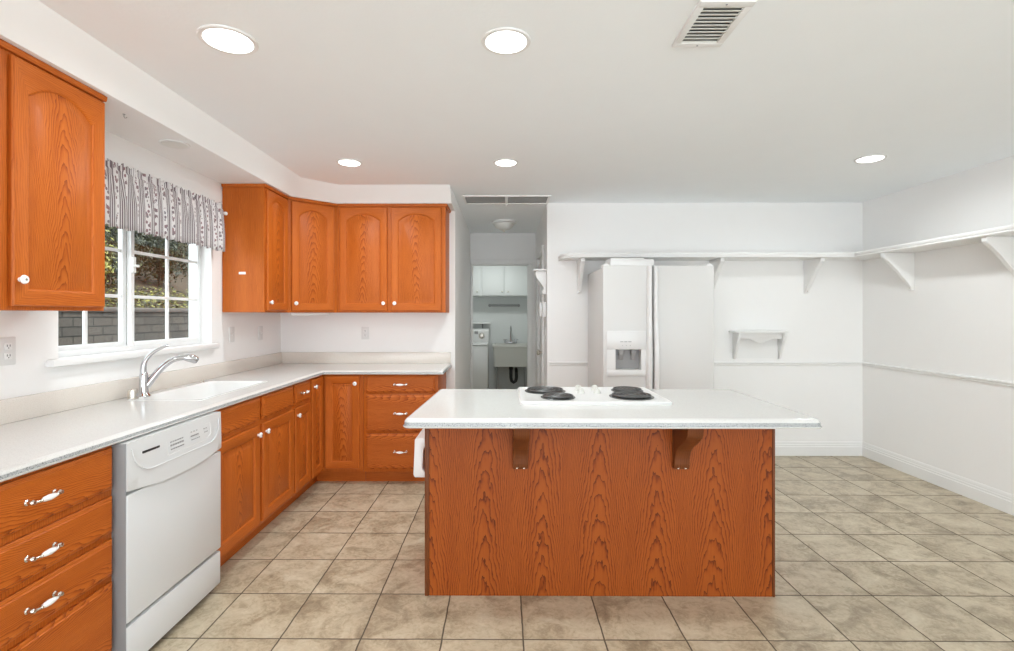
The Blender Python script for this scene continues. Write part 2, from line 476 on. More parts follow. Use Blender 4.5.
# left wall with the window opening
mb = MB(); xo = XL - 0.16
mb.box(xo, XL, YBACK, WY0, 0, CEIL); mb.box(xo, XL, WY1, YB + 0.1, 0, CEIL)
mb.box(xo, XL, WY0, WY1, 0, WZ0 - 0.02); mb.box(xo, XL, WY0, WY1, WZ1, CEIL)
struct(mb.build('wall_left', 'wall'))
mb = MB(); mb.box(XL, XH0 - 0.1, YB, YB + 0.1, 0, CEIL)
struct(mb.build('wall_back', 'wall'))
mb = MB(); mb.box(XH0 - 0.1, XH0, YB, YD + 0.1, 0, CEIL)
struct(mb.build('wall_hall_left', 'wall'))
mb = MB(); mb.box(XH1, XR + 0.1, YR, YR + 0.1, 0, CEIL)
struct(mb.build('wall_fridge', 'wall'))
mb = MB()
D2A, D2B = 5.33, 6.09
mb.box(XH1, XH1 + 0.1, YR + 0.1, D2A, 0, CEIL); mb.box(XH1, XH1 + 0.1, D2B, YD + 0.1, 0, CEIL); mb.box(XH1, XH1 + 0.1, D2A, D2B, 2.03, CEIL)
struct(mb.build('wall_hall_right', 'wall'))
mb = MB(); mb.box(XR, XR + 0.1, YBACK, YR, 0, CEIL)
struct(mb.build('wall_right', 'wall'))
# wall with the laundry doorway
DX0, DX1, DZ = -0.445 + 0.0, 0.325, 2.03
mb = MB(); mb.box(DX1, XH1, YD, YD + 0.1, 0, CEIL); mb.box(XH0, DX1, YD, YD + 0.1, DZ, CEIL)
struct(mb.build('wall_doorway', 'wall'))
# laundry room shell
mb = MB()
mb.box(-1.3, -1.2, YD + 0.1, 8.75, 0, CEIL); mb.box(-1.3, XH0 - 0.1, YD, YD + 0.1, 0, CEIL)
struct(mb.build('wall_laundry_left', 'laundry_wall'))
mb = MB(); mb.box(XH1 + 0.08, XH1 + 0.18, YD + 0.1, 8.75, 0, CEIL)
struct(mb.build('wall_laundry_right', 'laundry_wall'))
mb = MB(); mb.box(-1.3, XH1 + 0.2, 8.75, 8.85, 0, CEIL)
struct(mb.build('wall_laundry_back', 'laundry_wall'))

# dropped soffit over the cabinets
SZ = 2.310
SB = [(-1.705, YBACK), (-1.705, 4.035), (-1.427, 4.30), (XH0, 4.30)]
ST = [(-1.60, YBACK), (-1.60, 3.96), (-1.375, 4.185), (XH0, 4.185)]
mb = MB()
low = [(x, y, SZ) for x, y in SB]; up = [(x, y, CEIL) for x, y in ST]
mb.loops([low, up], closed=False)
back = [(XL, YBACK), (XL, YB), (XL, YB), (XH0, YB)]
mb.loops([low, [(x, y, SZ) for x, y in back]], closed=False)
a = [mb.bm.verts.new(p) for p in (low[3], up[3], (XH0, YB, CEIL), (XH0, YB, SZ))]; mb.face(a)
a = [mb.bm.verts.new(p) for p in (low[0], up[0], (XL, YBACK, CEIL), (XL, YBACK, SZ))]; mb.face(a)
bmesh.ops.remove_doubles(mb.bm, verts=mb.bm.verts, dist=1e-5)
o = struct(mb.build('ceiling_soffit', 'wall'))

# baseboards, chair rail
BBP = [(0, 0), (0.016, 0), (0.016, 0.085), (0.012, 0.09), (0.012, 0.103), (0.009, 0.108), (0.009, 0.122), (0.003, 0.135), (0, 0.135)]
def trim_run(name, path, prof):
    m = MB(); m.sweep(path, prof); return struct(m.build(name, 'trim', angle=25))
trim_run('baseboard_back', [(XH1, YR), (XR, YR)], BBP)
trim_run('baseboard_right', [(XR, YR), (XR, YBACK)], BBP)
CRP = [(0, 0.868), (0.008, 0.868), (0.012, 0.874), (0.012, 0.884), (0.02, 0.890), (0.02, 0.898), (0.006, 0.904), (0, 0.904)]
trim_run('trim_1', [(XH1 + 0.02, YR), (XR, YR)], CRP)
trim_run('trim_2', [(XR, YR), (XR, YBACK)], CRP)

# laundry doorway casing
def casing(name, path_pts, w, axis_y, parent=None):
    pass
mb = MB()
for x0, x1 in ((XH0 + 0.002, DX0 + 0.032), (DX1 - 0.005, DX1 + 0.062)):
    mb.box(x0, x1, YD - 0.02, YD, 0, DZ + 0.06, 0.004)
mb.box(XH0 + 0.002, DX1 + 0.062, YD - 0.024, YD, DZ, DZ + 0.065, 0.004)
mb.box(DX1 - 0.012, DX1 + 0.0, YD, YD + 0.11, 0, DZ, 0.002); mb.box(DX0 + 0.012, DX0 + 0.025, YD, YD + 0.11, 0, DZ, 0.002)
mb.box(DX0 + 0.03, DX1, YD, YD + 0.11, DZ - 0.012, DZ + 0.001, 0.002)
o = struct(mb.build('door_1', 'trim'))
# closed door in the right side of the hall
root = struct(bpy.data.objects.new('door_2', None)); COL.objects.link(root); root.location = (XH1, 0, 0)
mb = MB()
mb.box(0.012, 0.05, D2A, D2B, 0.005, 2.03, 0.002)
for z0, z1 in ((0.25, 0.85), (1.05, 1.85)):
    for y0, y1 in ((D2A + 0.1, D2A + 0.34), (D2B - 0.34, D2B - 0.1)): mb.box(0.006, 0.02, y0, y1, z0, z1, 0.008)
mb.build('door_leaf', 'trim', root)
mb = MB()
mb.box(-0.018, -0.0005, D2A - 0.06, D2A, 0, 2.09, 0.004); mb.box(-0.018, -0.0005, D2B, D2B + 0.06, 0, 2.09, 0.004); mb.box(-0.02, -0.0005, D2A, D2B, 2.03, 2.09, 0.004)
mb.build('door_casing', 'trim', root)
mb = MB(); mb.lathe([(0.03, 0), (0.03, 0.008), (0.012, 0.014), (0.012, 0.04), (0.028, 0.052), (0.03, 0.07), (0.018, 0.082), (0, 0.084)], (0.012, D2A + 0.07, 0.955), '-x')
tag(mb.build('door_knob', 'nickel', root), 'round dark metal door knob')

# ---------------------------------------------------------------- window
win = struct(bpy.data.objects.new('window_1', None)); COL.objects.link(win); win.location = (XL, 0, 0)
FX0, FX1 = -0.125, -0.075     # frame depth (relative to wall face)
mb = MB(); w = 0.018
mb.box(FX0, FX1, WY0, WY0 + w, WZ0, WZ1, 0.004); mb.box(FX0, FX1, WY1 - w, WY1, WZ0, WZ1, 0.004)
mb.box(FX0, FX1, WY0 + w, WY1 - w, WZ1 - w, WZ1, 0.004); mb.box(FX0, FX1, WY0 + w, WY1 - w, WZ0, WZ0 + 0.028, 0.004)
mb.build('window_frame', 'vinyl', win)
YM = 2.850
def sash(y0, y1, xc, sw):
    m = MB()
    z0, z1 = WZ0 + 0.024, WZ1 - 0.024
    m.box(xc - 0.014, xc + 0.014, y0, y0 + sw, z0, z1, 0.003); m.box(xc - 0.014, xc + 0.014, y1 - sw, y1, z0, z1, 0.003)
    m.box(xc - 0.014, xc + 0.014, y0 + sw, y1 - sw, z0, z0 + sw, 0.003); m.box(xc - 0.014, xc + 0.014, y0 + sw, y1 - sw, z1 - sw, z1, 0.003)
    s = m.build('sash', 'vinyl', win)
    m = MB(); yc = (y0 + y1) / 2; g = 0.009
    m.box(xc - 0.007, xc + 0.007, yc - g, yc + g, z0 + sw, z1 - sw, 0.002)
    H = (z1 - z0 - 2 * sw) / 3
    for k in (1, 2):
        z = z0 + sw + H * k
        m.box(xc - 0.0072, xc + 0.0072, y0 + sw, y1 - sw, z - g, z + g, 0.002)
    m.build('muntin_grid', 'vinyl', s)
    m = MB(); m.box(xc - 0.003, xc + 0.003, y0 + sw - 0.004, y1 - sw + 0.004, z0 + sw - 0.004, z1 - sw + 0.004)
    m.build('window_pane', 'glass', s)
sash(WY0 + 0.016, YM + 0.012, -0.114, 0.028)
sash(YM + 0.010, WY1 - 0.012, -0.085, 0.026)
mb = MB(); mb.box(-0.072, -0.056, YM + 0.008, YM + 0.030, 1.60, 1.69, 0.004); mb.box(-0.058, -0.040, YM + 0.012, YM + 0.036, 1.632, 1.646, 0.003)
mb.build('window_latch', 'white_matte', win)
mb = MB()
mb.box(FX1, 0.03, WY0 - 0.0, WY1, WZ0 - 0.019, WZ0 + 0.0, 0.0); mb.box(0.001, 0.048, WY0 - 0.075, WY1 + 0.03, WZ0 - 0.032, WZ0 + 0.004, 0.012)
mb.build('window_sill', 'trim', win)

# ---------------------------------------------------------------- cabinetry builders (front faces -y, x to the right)
NT = 17
def ring(w, h, ins, y, rise=0.0, top_ins=None):
    """Closed loop around a door seen from the front; z from 0 to h, x centred."""
    x = w / 2 - ins; b = ins; t = h - (ins if top_ins is None else top_ins)
    pts = [(-x, y, b), (x, y, b)]
    for k in range(NT):
        s = 1 - 2 * k / (NT - 1)
        z = t - rise
        if abs(s) < 0.93: z += rise * (1 - (s / 0.93) ** 2) ** 0.8 if rise else 0
        pts.append((x * s, y, z if rise else t))
    return pts
SEGG = [1, 0] + [1] * (NT - 1) + [0]
def knob(parent, loc):
    m = MB()
    m.lathe([(0.008, 0), (0.008, 0.003), (0.006, 0.005), (0.006, 0.009), (0.0135, 0.012), (0.0165, 0.017), (0.014, 0.022), (0.006, 0.024), (0.0, 0.024)], (0, 0, 0), '-y', 20, 0)
    m.lathe([(0.0045, 0.0235), (0.0045, 0.0255), (0.0, 0.026)], (0, 0, 0), '-y', 12, 1)
    return tag(m.build('knob', ['porcelain', 'nickel'], parent, loc), 'white porcelain knob with a metal centre')
PULL = None
def pull(parent, loc):
    global PULL
    if PULL is None:
        m = MB()
        for s in (-1, 1):
            m.lathe([(0.0095, 0), (0.0095, 0.003), (0.006, 0.006), (0.005, 0.02)], (0.047 * s, 0, 0), '-y', 14, 0)
            m.lathe([(0.006, 0.016), (0.0085, 0.021), (0.006, 0.027), (0.0, 0.028)], (0.047 * s, 0, 0), '-y', 14, 0)
        m.tube([(-0.047, -0.021, 0), (-0.038, -0.026, 0), (-0.028, -0.028, 0), (0.028, -0.028, 0), (0.038, -0.026, 0), (0.047, -0.021, 0)], 0.0042, 10, 0)
        m.lathe([(0.0045, -0.031), (0.0062, -0.029), (0.0062, -0.026), (0.0045, -0.024)], (0, -0.028, 0), 'x', 14, 0)
        m.lathe([(0.0045, 0.024), (0.0062, 0.026), (0.0062, 0.029), (0.0045, 0.031)], (0, -0.028, 0), 'x', 14, 0)
        m.lathe([(0.005, -0.0255), (0.0078, -0.016), (0.0098, 0), (0.0078, 0.016), (0.005, 0.0255)], (0, -0.028, 0), 'x', 16, 1)
        o = m.build('handle', ['nickel', 'porcelain'], parent, loc)
        tag(o, 'metal bow handle with a white porcelain grip'); PULL = o
        return o
    o = PULL.copy(); COL.objects.link(o); o.parent = parent; o.location = loc
    return o
def door(root, x0, x1, z0, z1, knob_at=None, rise=0.0, name='door'):
    w, h = x1 - x0, z1 - z0; f = min(0.058, w * 0.26); tr = f - 0.004 if rise else f
    m = MB()
    R = lambda ins, y, r=0.0, ti=None: ring(w, h, ins, y, r, ti)
    m.loops([R(0.001, 0), R(0.0, -0.013), R(0.005, -0.0195)], gs=SEGG)
    m.loops([R(0.005, -0.0195), R(f - 0.002, -0.0195, rise, tr - 0.002), R(f + 0.001, -0.0175, rise, tr + 0.001), R(f + 0.006, -0.012, rise, tr + 0.006), R(f + 0.008, -0.004, rise, tr + 0.008)], gs=SEGG)
    a = [m.bm.verts.new(p) for p in R(0.001, 0)]; m.face(list(reversed(a)))
    bmesh.ops.remove_doubles(m.bm, verts=m.bm.verts, dist=1e-6)
    d = m.build(name, 'oak_s', root, ((x0 + x1) / 2, -0.0005, z0))
    m = MB()
    e = f + 0.0065; et = tr + 0.0065; sl = min(0.034, w * 0.1)
    m.loops([R(e, -0.004, rise, et), R(e, -0.0105, rise, et), R(e + 0.004, -0.0105, rise, et + 0.004), R(e + sl, -0.0165, rise, et + sl), R(e + sl + 0.002, -0.0175, rise, et + sl + 0.002)], cap1=True)
    m.build(name + '_panel', 'oak', d)
    if knob_at: knob(d, (knob_at[0] - (x0 + x1) / 2, -0.019, knob_at[1] - z0))
    return d
def drawer(root, x0, x1, z0, z1, handle=True, name='drawer'):
    w, h = x1 - x0, z1 - z0
    m = MB(grain='x')
    R = lambda ins, y: ring(w, h, ins, y)
    m.loops([R(0.001, 0), R(0, -0.011), R(0.004, -0.0145), R(0.011, -0.0155), R(0.015, -0.0195)], cap1=True, cap0=True)
    d = m.build(name, 'oak', root, ((x0 + x1) / 2, -0.0005, z0), ugrain='x')
    if handle: pull(d, (0, -0.019, h / 2))
    return d
def base_carcass(root, w, depth=0.575, open_top=False):
    m = MB()
    if open_top:
        m.box(0, w, 0, 0.019, 0.10, 0.882, 0.0015); m.box(0, 0.016, 0.019, depth, 0.10, 0.882); m.box(w - 0.016, w, 0.019, depth, 0.10, 0.882)
        m.box(0.016, w - 0.016, 0.019, depth, 0.10, 0.116); m.box(0.016, w - 0.016, depth - 0.01, depth, 0.116, 0.882)
    else: m.box(0, w, 0, depth, 0.10, 0.882, 0.0015)
    c = m.build('carcass', 'oak_s', root)
    m = MB(grain='x'); m.box(0.001, w - 0.001, 0.07, 0.09, 0.0, 0.10)
    m.build('toe_kick', 'oak_s', root, ugrain='x')
    return c

CX = -1.46           # carcass face of the left run
CY = 4.035           # carcass face of the back run
LEFT = PI / 2
BASE = 'oak base cabinets along the walls'
ZT = 0.870
# near drawer bank
r = thing('drawer_cabinet', 'oak base cabinet of four drawers at the near end of the counter', 'cabinet', (CX, 1.24, 0), LEFT, BASE)
W0 = 1.866 - 1.24
base_carcass(r, W0)
for z0, z1 in ((0.717, ZT), (0.557, 0.691), (0.400, 0.534), (0.125, 0.376)): drawer(r, 0.022, W0 - 0.014, z0, z1)
# sink base
SY0, SY1 = 2.500, 3.462
r = thing('sink_cabinet', 'oak base cabinet with two doors and false fronts under the sink', 'cabinet', (CX, SY0, 0), LEFT, BASE)
w = SY1 - SY0
base_carcass(r, w, open_top=True)
a0, a1, a2, a3 = 0.014, 0.470, 0.506, w - 0.014
drawer(r, a0, a1, 0.735, ZT, False, 'false_front'); drawer(r, a2, a3, 0.735, ZT, False, 'false_front')
door(r, a0, a1, 0.125, 0.708, (a1 - 0.03, 0.655)); door(r, a2, a3, 0.125, 0.708, (a2 + 0.035, 0.655))
# narrow drawer over door
r = thing('narrow_cabinet', 'narrow oak base cabinet with one drawer above one door', 'cabinet', (CX, SY1 + 0.002, 0), LEFT, BASE)
w = 3.770 - SY1
base_carcass(r, w)
drawer(r, 0.012, w - 0.022, 0.735, ZT); door(r, 0.012, w - 0.022, 0.125, 0.708, (0.045, 0.655))
# corner cabinet with two doors meeting in the inside corner
r = thing('corner_cabinet', 'oak corner base cabinet with two tall doors meeting at the inside corner', 'cabinet', (CX, CY, 0), 0, BASE)
m = MB()
m.prism([(0, 0), (0.33, 0), (0.33, 0.575), (-0.575, 0.575), (-0.575, -0.262), (0, -0.262)], 0.10, 0.882)
m.build('carcass', 'oak_s', r)
m = MB(grain='x'); m.prism([(-0.07, -0.262), (-0.07, 0.07), (0.33, 0.07), (0.33, 0.09), (-0.09, 0.09), (-0.09, -0.262)], 0.0, 0.10)
m.build('toe_kick', 'oak_s', r, ugrain='x')
d = door(r, 0.026, 0.306, 0.125, ZT, (0.272, 0.81))
d2 = door(r, -0.252, -0.026, 0.125, ZT, (-0.215, 0.81))
d2.rotation_euler = (0, 0, LEFT); d2.location = (0.0005, -0.139, 0.125)
# back drawer bank
r = thing('drawer_cabinet', 'oak base cabinet of three drawers on the back wall beside the hall', 'cabinet', (-1.128, CY, 0), 0, BASE)
w = 0.598
base_carcass(r, w)
for z0, z1 in ((0.735, ZT), (0.425, 0.718), (0.125, 0.408)): drawer(r, 0.022, w - 0.018, z0, z1)

# wall cabinets
UZ0, UZ1 = 1.377, 2.309
UF = -1.745; UFY = 4.325
UP = 'oak wall cabinets with arched doors'
def upper_carcass(root, poly, top_path):
    m = MB(); m.prism(poly, UZ0, UZ1); m.build('carcass', 'oak_s', root)
    m = MB(grain='x'); m.sweep(top_path, [(0, UZ1 - 0.022), (0.012, UZ1 - 0.022), (0.016, UZ1 - 0.012), (0.016, UZ1 - 0.0005), (0, UZ1 - 0.0005)])
    m.build('top_molding', 'oak_s', root, ugrain='x')
UDZ0, UDZ1 = UZ0 + 0.014, UZ1 - 0.032
# near
Y0u, Y1u = 1.29, 2.185
r = thing('wall_cabinet', 'oak wall cabinet beside the window, nearest the viewer', 'cabinet', (UF, Y0u, 0), LEFT, UP)
w = Y1u - Y0u
upper_carcass(r, [(0, 0), (w, 0), (w, 0.305), (0, 0.305)], [(0, 0), (w, 0)])
door(r, 0.02, 0.432, UDZ0, UDZ1, (0.375, UDZ0 + 0.095), 0.06); door(r, 0.470, w - 0.014, UDZ0, UDZ1, (0.494, UDZ0 + 0.095), 0.06)
# far side of the window
Y0v = 3.655
r = thing('wall_cabinet', 'narrow oak wall cabinet on the far side of the window, its plain side showing', 'cabinet', (UF, Y0v, 0), LEFT, UP)
w = 4.04 - Y0v
upper_carcass(r, [(0, 0), (w, 0), (w, 0.305), (0, 0.305)], [(0, 0.305), (0, 0), (w, 0)])
door(r, 0.02, w - 0.02, UDZ0, UDZ1, (0.05, UDZ0 + 0.06), 0.05)
m = MB(); m.box(-0.0015, 0.001, 0.135, 0.185, 1.653, 1.671)
tag(m.build('sticker', 'porcelain', r), 'small white sticker')
# diagonal corner
r = thing('corner_wall_cabinet', 'diagonal oak wall cabinet across the corner of the kitchen', 'cabinet', (UF, 4.042, 0), math.atan2(UFY - 4.042, (-1.437) - UF), UP)
ang = r.rotation_euler.z; dl = math.hypot(UFY - 4.042, -1.437 - UF)
def toloc(x, y):
    dx, dy = x - UF, y - 4.042
    return (dx * math.cos(ang) + dy * math.sin(ang), -dx * math.sin(ang) + dy * math.cos(ang))
poly = [toloc(*p) for p in ((UF, 4.042), (-1.437, UFY), (-1.437, YB - 0.004), (XL + 0.004, YB - 0.004), (XL + 0.004, 4.042))]
upper_carcass(r, poly, [(0.006, 0), (dl - 0.006, 0)])
door(r, 0.03, dl - 0.032, UDZ0, UDZ1, (0.06, UDZ0 + 0.06), 0.055)
# back wall pair
r = thing('wall_cabinet', 'oak wall cabinet with two doors on the back wall beside the hall', 'cabinet', (-1.435, UFY, 0), 0, UP)
w = 0.932
upper_carcass(r, [(0, 0), (w, 0), (w, YB - UFY - 0.003), (0, YB - UFY - 0.003)], [(0.006, 0), (w, 0), (w, 0.28)])
door(r, 0.022, 0.434, UDZ0, UDZ1, (0.404, UDZ0 + 0.065), 0.055); door(r, 0.466, 0.898, UDZ0, UDZ1, (0.500, UDZ0 + 0.065), 0.055)
# under cabinet light strips
def strip_light(label, loc, rz, L):
    t = thing('under_cabinet_light', label, 'light', loc, rz, 'lights under the wall cabinets')
    m = MB(); m.box(-L / 2, L / 2, -0.03, 0.03, -0.022, -0.001, 0.004); m.build('housing', 'white_matte', t)
    m = MB(); m.box(-L / 2 + 0.015, L / 2 - 0.015, -0.02, 0.02, -0.026, -0.022, 0.001); m.build('lens', 'frosted', t)
strip_light('white strip light under the diagonal corner wall cabinet', (-1.65, 4.27, UZ0), math.radians(45), 0.34)
strip_light('white strip light under the wall cabinet nearest the viewer', (UF - 0.07, 1.50, UZ0), LEFT, 0.40)

# ---------------------------------------------------------------- countertop, sink, faucet
CT, CB = 0.914, 0.884
ct = thing('countertop', 'L-shaped white countertop running under the window and along the back wall', 'countertop')
EX, EY = -1.455, 4.015       # where the nosing begins
CXR = -0.508
SK = (2.60, 3.345, -1.955, -1.575)   # sink opening y0,y1,x0,x1
mb = MB()
xw = XL + 0.002; yw = YB - 0.002
YN = 1.18
for b in ((xw, EX, YN, SK[0]), (xw, SK[2], SK[0], SK[1]), (SK[3], EX, SK[0], SK[1]), (xw, EX, SK[1], EY), (xw, CXR, EY, yw)):
    mb.box(b[0], b[1], b[2], b[3], CB, CT)
mb.build('slab', 'counter', ct)
NOSE = [(0, CB), (0.023, CB), (0.026, CB + 0.003), (0.026, CB + 0.008), (0.023, CB + 0.010), (0.0225, CB + 0.019), (0.018, CB + 0.025), (0.012, CB + 0.0290), (0, CT)]
NOSE_MIS = [0, 0, 0, 1, 1, 0, 0, 0, 0]
NOSE_ISLAND = [(0, 0.874), (0.022, 0.874), (0.026, 0.878), (0.026, 0.882), (0.021, 0.885), (0.0205, 0.899), (0.016, 0.906), (0.010, 0.9125), (0, CT)]
mb = MB(); mb.sweep([(EX, YN), (EX, EY), (CXR, EY), (CXR, yw)], NOSE, mis=NOSE_MIS)
mb.build('front_edge', ['counter', 'nosing'], ct, angle=50)
mb = MB()
mb.box(xw, xw + 0.018, YN, yw - 0.019, CT, CT + 0.1, 0.003); mb.box(xw, CXR + 0.02, yw - 0.018, yw, CT, CT + 0.1, 0.003)
mb.build('backsplash', 'splash', ct)

sk = thing('kitchen_sink', 'white kitchen sink set into the counter under the window', 'sink', ((SK[2] + SK[3]) / 2, (SK[0] + SK[1]) / 2, CT))
def rrect(hx, hy, r, z, n=5):
    p = []
    for cx, cy, a0 in ((hx - r, hy - r, 0), (-hx + r, hy - r, 90), (-hx + r, -hy + r, 180), (hx - r, -hy + r, 270)):
        for k in range(n + 1):
            a = math.radians(a0 + 90 * k / n); p.append((cx + r * math.cos(a), cy + r * math.sin(a), z))
    return p
hx, hy = (SK[3] - SK[2]) / 2, (SK[1] - SK[0]) / 2
mb = MB()
mb.loops([rrect(hx + 0.006, hy + 0.006, 0.02, 0.0005), rrect(hx + 0.006, hy + 0.006, 0.02, 0.004), rrect(hx - 0.004, hy - 0.004, 0.05, 0.004), rrect(hx - 0.010, hy - 0.010, 0.05, -0.008), rrect(hx - 0.018, hy - 0.018, 0.06, -0.15), rrect(hx - 0.05, hy - 0.05, 0.06, -0.185)], cap1=True)
mb.build('basin', 'sink', sk, angle=60, recalc=False)
mb = MB(); mb.lathe([(0.045, -0.184), (0.045, -0.181), (0.03, -0.182), (0.0, -0.183)], (0, 0, 0)); mb.build('drain', 'chrome', sk)

fc = thing('faucet', 'chrome single-lever kitchen faucet curving over the sink', 'faucet', (-1.965, 2.735, CT), math.radians(-45))
# local -y? spout swings along local +y after rotation toward the basin
mb = MB(); mb.lathe([(0.034, 0), (0.034, 0.006), (0.026, 0.012), (0.023, 0.03), (0.022, 0.075), (0.021, 0.115), (0.018, 0.128), (0.008, 0.134), (0, 0.135)], (0, 0, 0))
mb.build('body', 'chrome', fc, angle=60)
mb = MB()
def bez(p0, p1, p2, p3, n=16):
    out = []
    for i in range(n + 1):
        t = i / n; out.append(tuple((1 - t) ** 3 * a + 3 * (1 - t) ** 2 * t * b + 3 * (1 - t) * t * t * c + t ** 3 * d for a, b, c, d in zip(p0, p1, p2, p3)))
    return out
sp = bez((0, 0.012, 0.055), (0, 0.07, 0.14), (0, 0.11, 0.205), (0, 0.195, 0.200))
mb.tube(sp, [0.019 - 0.005 * i / 16 for i in range(17)], 16)
mb.lathe([(0.0165, -0.004), (0.018, 0), (0.0165, 0.004)], (0, 0, 0)) if False else None
mb.build('spout', 'chrome', fc, angle=60)
mb = MB(); mb.tube([(0, 0.19, 0.2005), (0, 0.208, 0.199), (0, 0.232, 0.193), (0, 0.252, 0.180)], [0.0145, 0.022, 0.0235, 0.020], 16)
mb.tube([(0, 0.247, 0.183), (0, 0.257, 0.176)], [0.0165, 0.015], 16, 1)
mb.build('spray_head', ['chrome', 'grey'], fc, angle=60)
mb = MB(); hp = bez((0, 0.0, 0.12), (0, -0.012, 0.20), (0, 0.03, 0.245), (0, 0.115, 0.275))
mb.tube(hp, [0.018 - 0.011 * (i / 16) ** 0.7 for i in range(17)], 14)
mb.build('lever', 'chrome', fc, angle=60)
ag = thing('air_gap', 'short chrome dishwasher air gap cap left of the faucet', 'air gap', (-1.965, 2.655, CT))
mb = MB(); mb.lathe([(0.026, 0), (0.026, 0.004), (0.0235, 0.006), (0.0235, 0.045), (0.021, 0.052), (0.0, 0.054)]); mb.build('cap', 'nickel', ag, angle=50)
mb = MB(); mb.box(0.020, 0.0245, -0.006, 0.006, 0.012, 0.03, 0.001); mb.build('vent_slot', 'grey', ag)
bt = MB(); bt.lathe([(0.013, 0), (0.013, 0.006), (0.009, 0.010), (0.009, 0.016), (0, 0.017)])
tag(bt.build('sink_button', 'nickel', None, (-1.985, 3.30, CT)), 'small round metal button on the counter behind the sink', 'button')

# ---------------------------------------------------------------- dishwasher
DWY0, DWY1 = 1.8705, 2.494
dw = thing('dishwasher', 'white built-in dishwasher under the counter beside the sink cabinet', 'dishwasher', (-1.405, DWY0, 0), LEFT)
w = DWY1 - DWY0
mb = MB(); mb.box(0.004, w - 0.004, 0.05, 0.60, 0.06, 0.876, 0.002); mb.build('tub', 'white_matte', dw)
mb = MB(); mb.box(0, w, 0, 0.055, 0.205, 0.685, 0.006); mb.build('door', 'dishwasher', dw)
mb = MB(); mb.box(-0.003, 0.0, 0.004, 0.058, 0.03, 0.879, 0.001); tag(mb.build('side_plate', 'dw_side', dw), 'thin grey plate on the left side edge')  # thin grey plate covering the left end of the door
# control panel: top face with a shallow dished pull and a bowed lower lip
mb = MB()
n = 24; lo = []; top = []; lof = []; midf = []
for i in range(n + 1):
    x = w * i / n; s = 2 * i / n - 1
    bow = 0.03 * (1 - s * s); lp = 1 - s ** 4
    lo.append((x, 0.0, 0.700 - 0.0 - bow * 0.9)); lof.append((x, -0.001 - 0.013 * lp, 0.706 - bow * 0.9)); midf.append((x, -0.001 - 0.011 * lp, 0.75)); top.append((x, 0.002, 0.879))
bk = [(x, 0.052, 0.879) for x, y, z in top]; bl = [(x, 0.052, 0.69) for x, y, z in top]
mb.loops([lo, lof, midf, top, bk, bl, lo], closed=False)
for i in (0, n): mb.face([mb.bm.verts.new(q[i]) for q in (lo, lof, midf, top, bk, bl)])
bmesh.ops.remove_doubles(mb.bm, verts=mb.bm.verts, dist=1e-6)
cp = mb.build('control_panel', 'dishwasher', dw, angle=30)
# raised pad outline with rounded lower corners
def ypanel(z): return -0.012 + 0.014 * (z - 0.75) / 0.116 if z > 0.75 else -0.013
mb = MB()
arc = [(0.022, 0.852)] + [(0.026 + 0.10 * (1 - math.cos(t)), 0.838 - 0.085 * math.sin(t)) for t in [k * PI / 16 for k in range(9)]]
arc2 = [(w - x, z) for x, z in reversed(arc)]
pth = arc + [(w * k / 10, 0.753) for k in range(3, 8)] + arc2
mb.tube([(x, ypanel(z) - 0.0002, z) for x, z in pth], 0.0022, 8)
mb.build('panel_ridge', 'dishwasher', cp)
mb = MB()
random.seed(3)
x = 0.075
for k in range(11):        # small maker's lettering, unreadable in the photograph
    cw = random.choice((0.006, 0.007, 0.008)); mb.box(x, x + cw, ypanel(0.825) - 0.002, ypanel(0.825) + 0.001, 0.8215, 0.830); x += cw + 0.0015
tag(mb.build('lettering', 'black', cp), 'dark maker lettering')
def marks(m, x, z, n_, sz=0.008, gap=0.006, hh=0.006):
    for k in range(n_):
        m.box(x, x + sz, ypanel(z) - 0.0016, ypanel(z) + 0.001, z, z + hh); x += sz + gap
for grp in ([(0.235, zz, 6, 0.011, 0.004, 0.007 if zz == 0.807 else 0.005) for zz in (0.822, 0.807, 0.792)],
            [(0.375, 0.832, 3, 0.008, 0.012, 0.004), (0.372, 0.813, 5, 0.009, 0.003, 0.006), (0.375, 0.798, 5, 0.009, 0.004, 0.004)],
            [(0.47, 0.826, 2, 0.010, 0.006, 0.004), (0.472, 0.81, 2, 0.012, 0.004, 0.004)]):
    mb = MB()
    for g_ in grp: marks(mb, *g_)
    mb.build('button_lettering', 'grey', cp)
mb = MB()
for a, b in (((0.215, 0.846), (0.525, 0.846)), ((0.525, 0.846), (0.525, 0.795)), ((0.525, 0.795), (0.48, 0.775)), ((0.48, 0.775), (0.215, 0.775)), ((0.215, 0.775), (0.215, 0.846))):
    mb.tube([(a[0], ypanel(a[1]), a[1]), (b[0], ypanel(b[1]), b[1])], 0.0011, 6)
mb.build('keypad_outline', 'white_matte', cp)
mb = MB(); mb.box(0, w, 0.002, 0.03, 0.03, 0.19, 0.006); mb.build('kick_panel', 'dishwasher', dw)
mb = MB(); mb.box(0.004, w - 0.004, 0.035, 0.05, 0.0, 0.20); mb.build('base', 'dark', dw)

